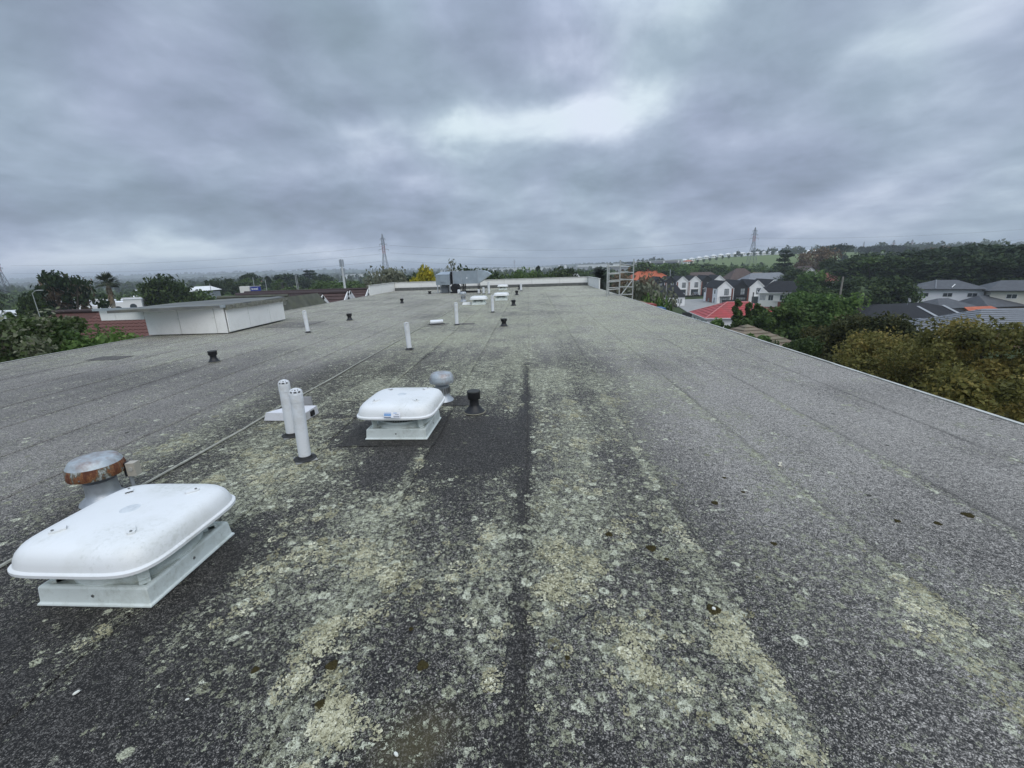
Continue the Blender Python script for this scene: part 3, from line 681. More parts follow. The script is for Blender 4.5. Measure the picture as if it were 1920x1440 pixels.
mb = MB().use(BLACKP, True).tube((X1 + .35, yb + .1, .35), (X1 + .35, yb - .45, .35), .33, .30, 20); mb.box((X1 + .35, yb - .2, .05), (.7, .6, .10)); mb.build('blower', t)
tag(MB().use(PVC, True).lathe([(.10, 0), (.10, .22), (.06, .26), (0, .26)], n=14).build('drain_cap', None, (-4.95, 30.4, .008)), 'small white bottle shaped cap beside the blower of the duct unit', 'drain cap')

# ---------------------------------------------------------------- little things lying on the roof
t = thing('bone', 'small dry white bone lying on the grey felt', 'bone', (2.092, 3.389) + (.018,), R(60))
mb = MB().use(mat('dry_bone', (.62, .58, .46), .6, .1, 30), True).tube((-.028, 0, 0), (.028, 0, 0), .006, .006, 8)
for sx in (-1, 1):
    for sy in (-1, 1): mb.lathe([(0, -.008), (.007, -.004), (.009, 0), (.007, .004), (0, .008)], (.031 * sx, .007 * sy, 0), 8)
mb.build('shaft', t)
mb = MB().use(mat('dark_twig', (.02, .02, .024), .7), True).path([(-.03, -.02, .012), (-.005, 0, .016), (.02, .008, .014), (.035, .03, .01)], [.004, .005, .005, .003], 6)
tag(mb.build('twig', None, (0.220, 1.732) + (.010,)), 'short dark crooked twig lying among the lichen', 'twig')
FL = mat('bleached_chip', (.70, .70, .62), .6, .1, 30)
for lb, (x, y), s in (('bleached white chip on the dark felt below the nearest fan', (-1.957, 1.327), .009), ('tiny white flake in the lichen below the nearest fan', (-1.451, 1.305), .006),
                      ('white flake on the black felt near the bottom edge', (-0.515, 1.116), .008), ('white fleck beside a dark moss tuft on the pale felt', (1.605, 2.970), .009)):
    k = MB().use(FL, True).lathe([(s, 0), (s * .8, s * .5), (0, s * .6)], n=7); o = k.build('chip', None, (x, y, .010), random.random() * 3); o.scale = (1.5, .8, 1); tag(o, lb, 'chip')
# moss cushions
MOSS = foliage('moss_cushion', (.022, .018, .008), (.040, .032, .012), (.065, .055, .022), .9, .0)
def moss(name, loc, r, label, donut=False):
    rr = random.Random(int(loc[0] * 1000)); n = 40; mb = MB().use(MOSS, True); vs = []; fs = []
    rings = [(1.0, 0.0), (.85, .10), (.6, .17), (.32, .19), (.0, .13 if donut else .2)]
    for k, z in rings[:-1]:
        for i in range(n): 
            q = 2 * math.pi * i / n; j = 1 + .12 * math.sin(3 * q + loc[0] * 9) + rr.uniform(-.10, .10); vs.append((r * k * j * math.cos(q), r * k * j * math.sin(q), r * z * rr.uniform(.6, 1.3)))
    vs.append((0, 0, r * rings[-1][1]))
    for a in range(3):
        for i in range(n): fs.append((a * n + i, a * n + (i + 1) % n, (a + 1) * n + (i + 1) % n, (a + 1) * n + i))
    for i in range(n): fs.append((3 * n + i, 3 * n + (i + 1) % n, 4 * n))
    mb.add(vs, fs); me = mb.mesh(name); ca = me.color_attributes.new('tint', 'FLOAT_COLOR', 'POINT')
    c = np.repeat(np.array([[rr.random()] for _ in vs]), 4, 1).astype(np.float32); ca.data.foreach_set('color', c.ravel())
    o = link(name, me, None, (loc[0], loc[1], .0065)); tag(o, label, 'moss', 'moss cushions on the roof felt')
    if donut: 
        tag(MB().use(FL, True).lathe([(.010, 0), (.008, .006), (0, .007)], n=7).build('pale_heart', o, (0, 0, r * .14)))
    return o
moss('moss_cushion', (0.895, 1.805), .034, 'large round brown moss cushion with a pale speck in its middle', True)
moss('moss_cushion', (1.312, 2.807), .024, 'round moss cushion on grey felt up from the bone side', False)
moss('moss_cushion', (2.901, 2.635), .034, 'dark moss cushion far right with a lichen patch beside it')
moss('moss_cushion', (2.624, 2.539), .022, 'small dark moss cushion just left of the far right one')
moss('moss_cushion', (2.396, 2.571), .018, 'tiny dark moss cushion, left of two others on the right')
moss('moss_cushion', (1.475, 2.333), .018, 'small black moss tuft at the end of a lichen streak')
moss('moss_cushion', (1.582, 2.954), .015, 'small moss tuft beside a white fleck')
moss('moss_cushion', (1.542, 3.182), .016, 'small flat dark tuft at the top of the moss scatter')
moss('moss_cushion', (0.486, 2.435), .024, 'olive moss cushion right of the dark central stripe')
moss('moss_cushion', (0.718, 2.293), .030, 'olive moss cushion bordered by pale green lichen')
moss('moss_cushion', (0.780, 2.189), .014, 'tiny olive moss tuft right of the lichen bordered cushion')
moss('moss_cushion', (-0.507, 1.476), .026, 'olive moss cushion in the middle of the bottom third')
moss('moss_cushion', (-0.611, 1.674), .012, 'tiny green moss tuft above the middle moss cushion')
moss('moss_cushion', (-1.251, 1.446), .018, 'olive moss cushion in the lower left lichen field')
moss('moss_cushion', (-0.914, 1.473), .026, 'broad yellowish moss cushion left of the middle one')
moss('moss_cushion', (-0.884, 1.298), .020, 'yellowish moss cushion below the broad one')
moss('moss_cushion', (0.138, 1.523), .012, 'tiny rust brown tuft right of the central stripe')

# ---------------------------------------------------------------- crusts of lichen with real relief, near the camera
def lichen_crusts():
    rg = np.random.default_rng(5); N = 90000; K = 7
    y = 1.0 + 4.6 * rg.random(N) ** 1.6; x = rg.uniform(-1, 1, N) * (1.25 * y + .5)
    l, d, p, mo = zones(x, y); cl = fbm(x, y, .30, 123, 3)
    keep = (rg.random(N) < np.clip(l - .30, 0, 1) ** 1.2 * sst(cl, .42, .60) * .6) & (x > -4.2) & (x < 4.6)
    keep &= ~((np.abs(x + 2.365) < .42) & (np.abs(y - 2.13) < .42)) & ~((np.abs(x + 1.4) < .42) & (np.abs(y - 4.38) < .42))
    cx, cy = x[keep], y[keep]; m = len(cx); R_ = .008 + .042 * rg.random(m) ** 2.6; per = np.clip((R_ / .0050) ** 1.6 * 2.2, 3, 40).astype(int)
    k = np.repeat(np.arange(m), per); n = len(k); u = np.sqrt(rg.random(n)) ; u = .25 + .75 * u; an = rg.random(n) * 6.283
    x = cx[k] + R_[k] * u * np.cos(an); y = cy[k] + R_[k] * u * np.sin(an)
    r = rg.uniform(.0020, .0050, n) * (.6 + .5 * u) * (1 + .05 * y)
    q = np.arange(K) * 2 * np.pi / K + rg.random((n, 1)) * 6.28
    j = 1 + .45 * (rg.random((n, K)) - .5) * 2; st = rg.uniform(.75, 1.25, (n, 1))
    def ring(k, z0, z1):
        rr = r[:, None] * k * j
        return np.stack([x[:, None] + rr * np.cos(q) * st, y[:, None] + rr * np.sin(q) / st, .0065 + r[:, None] * (z0 + (z1 - z0) * rg.random((n, K)))], -1)
    A = ring(1.0, .00, .40); B = ring(.60, .12, .45); Cc = np.stack([x, y, .0065 + r * rg.uniform(.02, .3, n)], -1)[:, None]
    V = np.concatenate([A, B, Cc], 1).reshape(-1, 3); base = (np.arange(n) * (2 * K + 1))[:, None]
    i0 = np.arange(K); i1 = (i0 + 1) % K
    quad = np.stack([i0, i1, K + i1, K + i0], -1)[None] + base[..., None]; tri = np.stack([K + i0, K + i1, 0 * i0 + 2 * K], -1)[None] + base[..., None]
    nq = n * K; loops = np.concatenate([quad.reshape(-1), tri.reshape(-1)]); starts = np.concatenate([np.arange(nq) * 4, nq * 4 + np.arange(nq) * 3])
    me = bpy.data.meshes.new('lichen'); me.vertices.add(len(V)); me.vertices.foreach_set('co', V.astype(np.float32).ravel())
    me.loops.add(len(loops)); me.loops.foreach_set('vertex_index', loops.astype(np.int32)); me.polygons.add(2 * nq)
    me.polygons.foreach_set('loop_start', starts.astype(np.int32))
    me.update(calc_edges=True); me.validate()
    t = np.repeat(np.clip(rg.normal(.42, .16, m)[k] + .22 * (u - .6) + rg.normal(0, .10, n), 0, 1), 2 * K + 1); ctr = np.tile(np.r_[np.full(K, .15), np.full(K, -.05), [-.4]], n)
    t = np.clip(t + ctr, 0, 1); ca = me.color_attributes.new('tint', 'FLOAT_COLOR', 'POINT'); ca.data.foreach_set('color', np.repeat(t[:, None], 4, 1).astype(np.float32).ravel())
    me.materials.append(foliage('lichen_crust', (.11, .10, .055), (.42, .395, .255), (.80, .78, .60), .9, 0.0))
    o = link('lichen', me); tag(o, 'pale green lichen crusts scattered over the dark felt', 'lichen', None, 'stuff'); print('lichen crusts', n)
lichen_crusts()

# ---------------------------------------------------------------- ground: one sheet to the horizon
def gz(x, y):
    x = np.asarray(x, float); y = np.asarray(y, float)
    z = -13.0 + 0 * x
    # park rise ahead on the right
    z = z + 19.5 * sst(x, 90 + .02 * y, 330) * sst(y, 360, 600) * (1 - .35 * sst(y, 900, 1600))
    # ridge of hills on the skyline
    a = x / np.maximum(y, 1.0)
    amp = 30 * sst(-a, .12, .55) + 7 + 20 * sst(a, .35, .8)
    prof = .75 + .5 * fbm(a * 40 + 5, a * 0 + 3, 3.0, 44, 4)
    z = z + amp * prof * sst(y, 2300, 3300)
    z = z + .6 * (fbm(x, y, 60, 91, 3) - .5) * sst(y, 60, 150)
    return z
def gz1(x, y): return float(gz(np.array([x]), np.array([y]))[0])
def ground():
    ys = np.concatenate([np.linspace(-60, 60, 13), np.geomspace(66, 9000, 90)])
    us = np.linspace(-1, 1, 121); us = np.sign(us) * np.abs(us) ** 1.4
    Y, U = np.meshgrid(ys, us, indexing='ij'); X = U * (np.maximum(Y, 0) * 1.9 + 120)
    Z = gz(X, Y); n, k = X.shape
    vs = np.stack([X, Y, Z], -1).reshape(-1, 3); idx = np.arange(n * k).reshape(n, k)
    fs = np.stack([idx[:-1, :-1], idx[:-1, 1:], idx[1:, 1:], idx[1:, :-1]], -1).reshape(-1, 4).tolist()
    m = bpy.data.materials.new('grassland'); m.use_nodes = True; nt = m.node_tree; N = nt.nodes; L = nt.links.new; P = N['Principled BSDF']
    P.inputs['Roughness'].default_value = .9; P.inputs['Specular IOR Level'].default_value = .1
    tc = N.new('ShaderNodeTexCoord')
    n1 = N.new('ShaderNodeTexNoise'); n1.inputs['Scale'].default_value = .02; n1.inputs['Detail'].default_value = 8; L(tc.outputs['Object'], n1.inputs[0])
    r = N.new('ShaderNodeValToRGB'); cr = r.color_ramp; cr.elements[0].position = .35; cr.elements[0].color = (.030, .045, .018, 1); cr.elements[1].position = .68; cr.elements[1].color = (.085, .115, .040, 1)
    L(n1.outputs['Fac'], r.inputs[0])
    at = N.new('ShaderNodeAttribute'); at.attribute_name = 'park'
    mx = N.new('ShaderNodeMixRGB'); mx.inputs[2].default_value = (.125, .165, .060, 1); L(at.outputs['Fac'], mx.inputs[0]); L(r.outputs[0], mx.inputs[1]); L(mx.outputs[0], P.inputs['Base Color'])
    me = bpy.data.meshes.new('ground'); me.from_pydata(vs.tolist(), [], fs); me.materials.append(m)
    pk = sst(vs[:, 0], 150, 230) * sst(vs[:, 1], 430, 500) * (1 - sst(vs[:, 1], 900, 1000))
    ca = me.color_attributes.new('park', 'FLOAT_COLOR', 'POINT'); ca.data.foreach_set('color', np.repeat(pk[:, None], 4, 1).astype(np.float32).ravel())
    me.polygons.foreach_set('use_smooth', [True] * len(fs)); o = link('ground', me); o['kind'] = 'structure'
ground()

# ---------------------------------------------------------------- vegetation
def leaf_mesh(name, P, size, material, tint=None, up=.5, seed=1, aspect=.5, outward=None):
    """P: (n,3) leaf positions -> one mesh of diamond leaves"""
    rg = np.random.default_rng(seed); n = len(P)
    nr = rg.normal(size=(n, 3)); nr[:, 2] += up
    if outward is not None: nr += outward
    nr /= np.linalg.norm(nr, axis=1, keepdims=True)
    t = rg.normal(size=(n, 3)); u = np.cross(nr, t); u /= np.linalg.norm(u, axis=1, keepdims=True); v = np.cross(nr, u)
    s = (size * rg.uniform(.6, 1.35, n))[:, None]
    V = np.stack([P - u * s, P - v * s * aspect + nr * s * .12, P + u * s, P + v * s * aspect + nr * s * .12], 1).reshape(-1, 3)
    me = bpy.data.meshes.new(name); me.vertices.add(4 * n); me.vertices.foreach_set('co', V.astype(np.float32).ravel())
    me.loops.add(4 * n); me.loops.foreach_set('vertex_index', np.arange(4 * n, dtype=np.int32))
    me.polygons.add(n); me.polygons.foreach_set('loop_start', np.arange(n, dtype=np.int32) * 4)
    me.update(calc_edges=True)
    if tint is None: tint = rg.random(n)
    ca = me.color_attributes.new('tint', 'FLOAT_COLOR', 'POINT')
    ca.data.foreach_set('color', np.repeat(np.repeat(np.clip(tint, 0, 1), 4)[:, None], 4, 1).astype(np.float32).ravel())
    me.materials.append(material); return me
def clump_points(rg, centres, radii, n):
    k = rg.integers(0, len(centres), n); d = rg.normal(size=(n, 3)); d /= np.linalg.norm(d, axis=1, keepdims=True)
    rad = radii[k] * rg.random(n) ** .45
    return centres[k] + d * rad[:, None], k, d
BARK = mat('bark', (.065, .052, .040), .9, .4, 5, bump=.6, bscale=25)
PALEBARK = mat('pale_bark', (.26, .23, .19), .9, .3, 5)
def tree_parts(seed, h, w, nclump, nleaf, leaf, material, shape='round', trunk=.25, flat=1.0, barkm=None, clump=.22, limbs=5):
    """unit builder: returns [(name, mesh)] for trunk and crown, base at the origin"""
    rg = np.random.default_rng(seed); rr = random.Random(seed); cs = []
    z0 = h * trunk; ch = h - z0
    lob = [(rg.uniform(-.36, .36), rg.uniform(-.36, .36), rg.uniform(.30, .68), rg.uniform(.45, .72)) for _ in range(6)] + [(0, 0, .48, .95), (0, 0, .45, .9)]
    while len(cs) < nclump:
        if shape == 'round':
            l = lob[rr.randrange(len(lob))]; d = rg.normal(size=3); d /= np.linalg.norm(d); r = l[3] * rr.random() ** .30
            p = np.array([l[0] + d[0] * r * .62, l[1] + d[1] * r * .62, l[2] + d[2] * r * .5 * flat])
            if p[0] ** 2 + p[1] ** 2 + ((p[2] - .45) / .56) ** 2 > 1.0: continue
        elif shape == 'spread':     # layered flat plates
            a = rr.random() * 6.28; k = rr.random() ** .5; lay = rr.choice((.35, .55, .72, .86, .97)); lim = 1.0 if lay < .8 else .65
            p = np.array([math.cos(a) * k * lim, math.sin(a) * k * lim, lay + rr.uniform(-.03, .03) - .12 * k])
        elif shape == 'cone':
            zz = rr.random() ** 1.25; a = rr.random() * 6.28; k = (1 - zz) * .95 * rr.random() ** .4 + .03
            p = np.array([math.cos(a) * k, math.sin(a) * k, zz])
        elif shape == 'column':
            zz = rr.random(); a = rr.random() * 6.28; k = .95 * math.sin(math.pi * min(1, .18 + zz * .82)) ** .7 * rr.random() ** .35
            p = np.array([math.cos(a) * k, math.sin(a) * k, zz])
        elif shape == 'norfolk':
            lay = rr.randrange(9); a = rr.randrange(7) * .9 + lay * .4; k = rr.random() ** .6 * (1 - lay / 9.3) * .98
            p = np.array([math.cos(a) * k, math.sin(a) * k, .06 + lay / 9.6 + .05 * k + rr.uniform(-.01, .01)])
        p = p * np.array([w / 2, w / 2, ch]); p[2] += z0
        if p[2] > z0 * .8 and p[2] < h * 1.03: cs.append(p)
    cs = np.array(cs)
    if shape == 'round': cs[:, 2] = z0 * .7 + (cs[:, 2] - z0 * .7) * (h * .97 - clump * w * .35 - z0 * .7) / (np.percentile(cs[:, 2], 93) - z0 * .7); cs[:, 2] = np.minimum(cs[:, 2], h * .97 - clump * w * .35 + .02 * h * rg.random(len(cs)))
    cr = clump * w * .5 * rg.uniform(.6, 1.35, len(cs))
    if shape in ('spread', 'norfolk'): 
        P, k, d = clump_points(rg, cs, cr, nleaf); P[:, 2] = cs[k][:, 2] + (P[:, 2] - cs[k][:, 2]) * .45
    else: P, k, d = clump_points(rg, cs, cr, nleaf)
    tint = np.clip(rg.random(len(cs))[k] * .6 + rg.random(nleaf) * .4, 0, 1)
    crown = leaf_mesh('crown', P, leaf, material, tint, .35, seed + 1, .55, d * .8)
    mb = MB().use(barkm or BARK, True); tr = max(.07, w * .028)
    top = h * (.92 if shape in ('cone', 'norfolk', 'column') else trunk + (1 - trunk) * .45)
    mb.path([(0, 0, -.3), (rr.uniform(-.1, .1), rr.uniform(-.1, .1), top * .4), (rr.uniform(-.3, .3), rr.uniform(-.3, .3), top)], [tr, tr * .75, tr * .3], 7)
    if shape not in ('cone', 'norfolk', 'column'):
        for i in range(limbs):
            c = cs[rr.randrange(len(cs))]; b = Vector((0, 0, z0 * rr.uniform(.6, 1.15))); e = Vector(c); mid = b.lerp(e, .5) + Vector((0, 0, -.04 * h))
            mb.path([b, mid, e], [tr * .55, tr * .38, tr * .14], 5)
    return [('trunk', mb.mesh('trunk')), ('crown', crown)]
def plant(name, parts, label, cat, loc, rz=0.0, scale=(1, 1, 1), group=None):
    t = thing(name, label, cat, loc, rz, group)
    for n, me in parts: link(n, me, t)
    t.scale = scale; return t
F_OLIVE = foliage('foliage_olive', (.055, .058, .020), (.175, .165, .048), (.330, .245, .075), trans=.3)
F_DARK = foliage('foliage_dark', (.017, .029, .009), (.034, .056, .017), (.075, .105, .030))
F_BRONZE = foliage('foliage_bronze', (.026, .034, .013), (.056, .062, .022), (.110, .102, .038))
F_GREEN = foliage('foliage_green', (0.042, 0.076, 0.025), (0.095, 0.164, 0.046), (0.179, 0.263, 0.072), trans=.3)
F_MID = foliage('foliage_mid', (0.032, 0.057, 0.016), (0.067, 0.109, 0.030), (0.121, 0.172, 0.048))
F_PINE = foliage('foliage_pine', (.013, .026, .011), (.026, .046, .018), (.052, .075, .028))
F_GREY = foliage('foliage_grey', (0.088, 0.098, 0.067), (0.166, 0.175, 0.119), (0.263, 0.271, 0.193))
F_YEL = foliage('foliage_yellow', (0.163, 0.175, 0.022), (0.375, 0.325, 0.027), (0.575, 0.475, 0.037), trans=.3)
F_BROWN = foliage('foliage_brown', (0.105, 0.079, 0.052), (0.175, 0.131, 0.084), (0.245, 0.175, 0.114))
F_FLOWER = foliage('foliage_flowering', (.030, .055, .018), (.075, .110, .035), (.30, .29, .22), trans=.25)
F_FAR = foliage('foliage_far', (.036, .056, .024), (.060, .088, .034), (.100, .130, .050))

# --- big shrubs and trees hard against the right side of the roof
def near_tree(name, label, p, width, depth_, seed, material, leaf, nleaf, nclump, cl=.17, group='trees beside the right roof edge', trunk=.22):
    z = gz1(p[0], p[1]); h = p[2] - z
    return plant(name, tree_parts(seed, h, width, nclump, nleaf, leaf, material, 'round', trunk, 1.0, clump=cl, limbs=9), label, 'tree', (p[0], p[1], z), 0, (1, depth_, 1), group)
near_tree('broadleaf_tree', 'tall olive yellow tree at the far right edge, rising above its neighbours', (15.80, 15.50, -0.44), 7.8, 1.0, 21, F_OLIVE, .070, 64000, 230, .13)
near_tree('broadleaf_tree', 'olive yellow tree leaning over the right roof edge, left of the taller one', (15.70, 18.00, -1.41), 8.6, 1.0, 22, F_OLIVE, .070, 60000, 230, .125)
near_tree('broadleaf_tree', 'rusty olive tree in the right corner just over the roof edge', (12.07, 11.00, -1.15), 5.5, 1.0, 23, F_OLIVE, .065, 40000, 170, .13)
near_tree('broadleaf_tree', 'dense bronze dark tree in front of the striped grey tile roof', (21.53, 30.00, -2.06), 10.0, .9, 24, F_BRONZE, .12, 44000, 230, .13)
near_tree('broadleaf_tree', 'very dark glossy tree below the bronze tree at the roof edge', (15.80, 25.00, -2.77), 6.6, .9, 25, F_DARK, .10, 28000, 180, .14)
near_tree('broadleaf_tree', 'bluish dark green tree between the bronze tree and grey tiles', (25.97, 32.00, -2.84), 6.4, .9, 26, F_DARK, .12, 26000, 180, .14)
near_tree('broadleaf_tree', 'dark tree low behind the right roof edge under the olive trees', (16.00, 20.00, -3.36), 7.0, .9, 29, F_DARK, .10, 24000, 160, .15)
near_tree('broadleaf_tree', 'bright green bushy tree below the leaning wooden pole', (33.60, 52.00, -2.37), 14, .9, 27, F_GREEN, .20, 32000, 200, .14)
near_tree('broadleaf_tree', 'mid green tree between the red roof and bright green tree', (28.97, 50.00, -3.30), 10.0, .9, 28, F_MID, .22, 24000, 160, .15)
near_tree('broadleaf_tree', 'lower dark green tree in front of the red roofed house', (25.15, 48.00, -4.41), 6.0, .9, 30, F_MID, .18, 16000, 120, .16)
near_tree('broadleaf_tree', 'small bright lime bush poking over the right roof edge', (16.93, 33.00, -3.78), 3.0, 1.0, 31, F_GREEN, .12, 6000, 40, .2)
near_tree('broadleaf_tree', 'yellow green shrub below the three pointed conifers', (22.31, 52.00, -5.17), 5.0, 1.0, 32, F_GREEN, .20, 9000, 50, .2)
def conifer(p, w, seed, label, m=F_MID, shape='column', n=5000, leaf=.2, group=None):
    z = gz1(p[0], p[1]); return plant('conifer_tree', tree_parts(seed, p[2] - z, w, 90, n, leaf, m, shape, .04, clump=.32 if shape == 'column' else .16), label, 'tree', (p[0], p[1], z), 0, (1, 1, 1), group)
conifer((23.56, 50.00, -2.86), 3.9, 41, 'widest of the three pointed conifers before the red roof', F_MID, 'cone', 8000)
conifer((24.79, 50.00, -3.31), 3.0, 42, 'middle thin pointed conifer before the red roof', F_MID, 'cone', 6000)
conifer((25.79, 50.00, -3.28), 3.2, 43, 'right thin pointed conifer before the red roof', F_MID, 'cone', 6000)

# --- flowering tree along the left roof edge
G_ = 'flowering trees by the left roof edge'
near_tree('flowering_tree', 'flowering green tree at the far left edge over the roof', (-16.88, 13.50, 0.71), 7.6, 1.0, 51, F_FLOWER, .085, 40000, 140, .14, G_)
near_tree('flowering_tree', 'flowering pinkish green tree left of the red tile roof', (-18.51, 16.00, 0.40), 5.2, 1.0, 52, F_FLOWER, .09, 26000, 100, .15, G_)
near_tree('flowering_tree', 'low fresh green tree below the red tile roof', (-14.52, 14.20, 0.17), 6.4, .9, 53, F_GREEN, .085, 20000, 80, .16, G_)

# --- mid distance trees: a handful of shared shapes, each tree its own object
LIB = {}
def lib(kind, k):
    key = (kind, k)
    if key not in LIB:
        s = 100 + 17 * k + sum(map(ord, kind)); 
        spec = {'round': (10, 10, 60, 3600, .34, F_MID, 'round', .18, 1, None, .26), 'dark': (10, 10, 55, 3600, .34, F_DARK, 'round', .16, 1, None, .26), 'green': (10, 10, 55, 3400, .34, F_GREEN, 'round', .16, 1, None, .26),
                'spread': (10, 12, 60, 3600, .34, F_PINE, 'spread', .25, 1, None, .24), 'pine': (10, 6, 70, 3000, .30, F_PINE, 'norfolk', .08, 1, None, .20), 'cone': (10, 4, 60, 2200, .3, F_PINE, 'cone', .05, 1, None, .28),
                'grey': (10, 9, 50, 1500, .28, F_GREY, 'round', .3, 1, PALEBARK, .20), 'yellow': (10, 8, 80, 5200, .26, F_YEL, 'round', .42, 1, None, .22), 'ragged': (10, 12, 60, 1900, .30, F_PINE, 'spread', .22, 1, None, .17), 'brown': (10, 10, 70, 1600, .26, F_BROWN, 'round', .3, 1, PALEBARK, .18), 'bare': (10, 8, 40, 500, .26, F_GREY, 'round', .3, 1, PALEBARK, .2)}[kind]
        LIB[key] = tree_parts(s, *spec, limbs=14 if kind in ('grey', 'brown', 'bare', 'ragged') else 5)
    return LIB[key]
BASEW = dict(round=10, dark=10, green=10, spread=12, pine=6, cone=4, grey=9, yellow=8, ragged=12, brown=10, bare=8)
NAMES = dict(ragged='ragged_pine', round='broadleaf_tree', dark='broadleaf_tree', green='broadleaf_tree', spread='macrocarpa_tree', pine='norfolk_pine', cone='conifer_tree', grey='sparse_tree', yellow='golden_tree', brown='sparse_tree', bare='bare_tree')
def tree(kind, p, w, label, k=None, group='trees across the suburb'):
    z = gz1(p[0], p[1]); h = max(2.0, p[2] - z)
    k = (int(abs(p[0]) * 7) % 3) if k is None else k
    return plant(NAMES[kind], lib(kind, k), label, 'tree', (p[0], p[1], z), random.random() * 6.28, (w / BASEW[kind], w / BASEW[kind], h / 10), group)
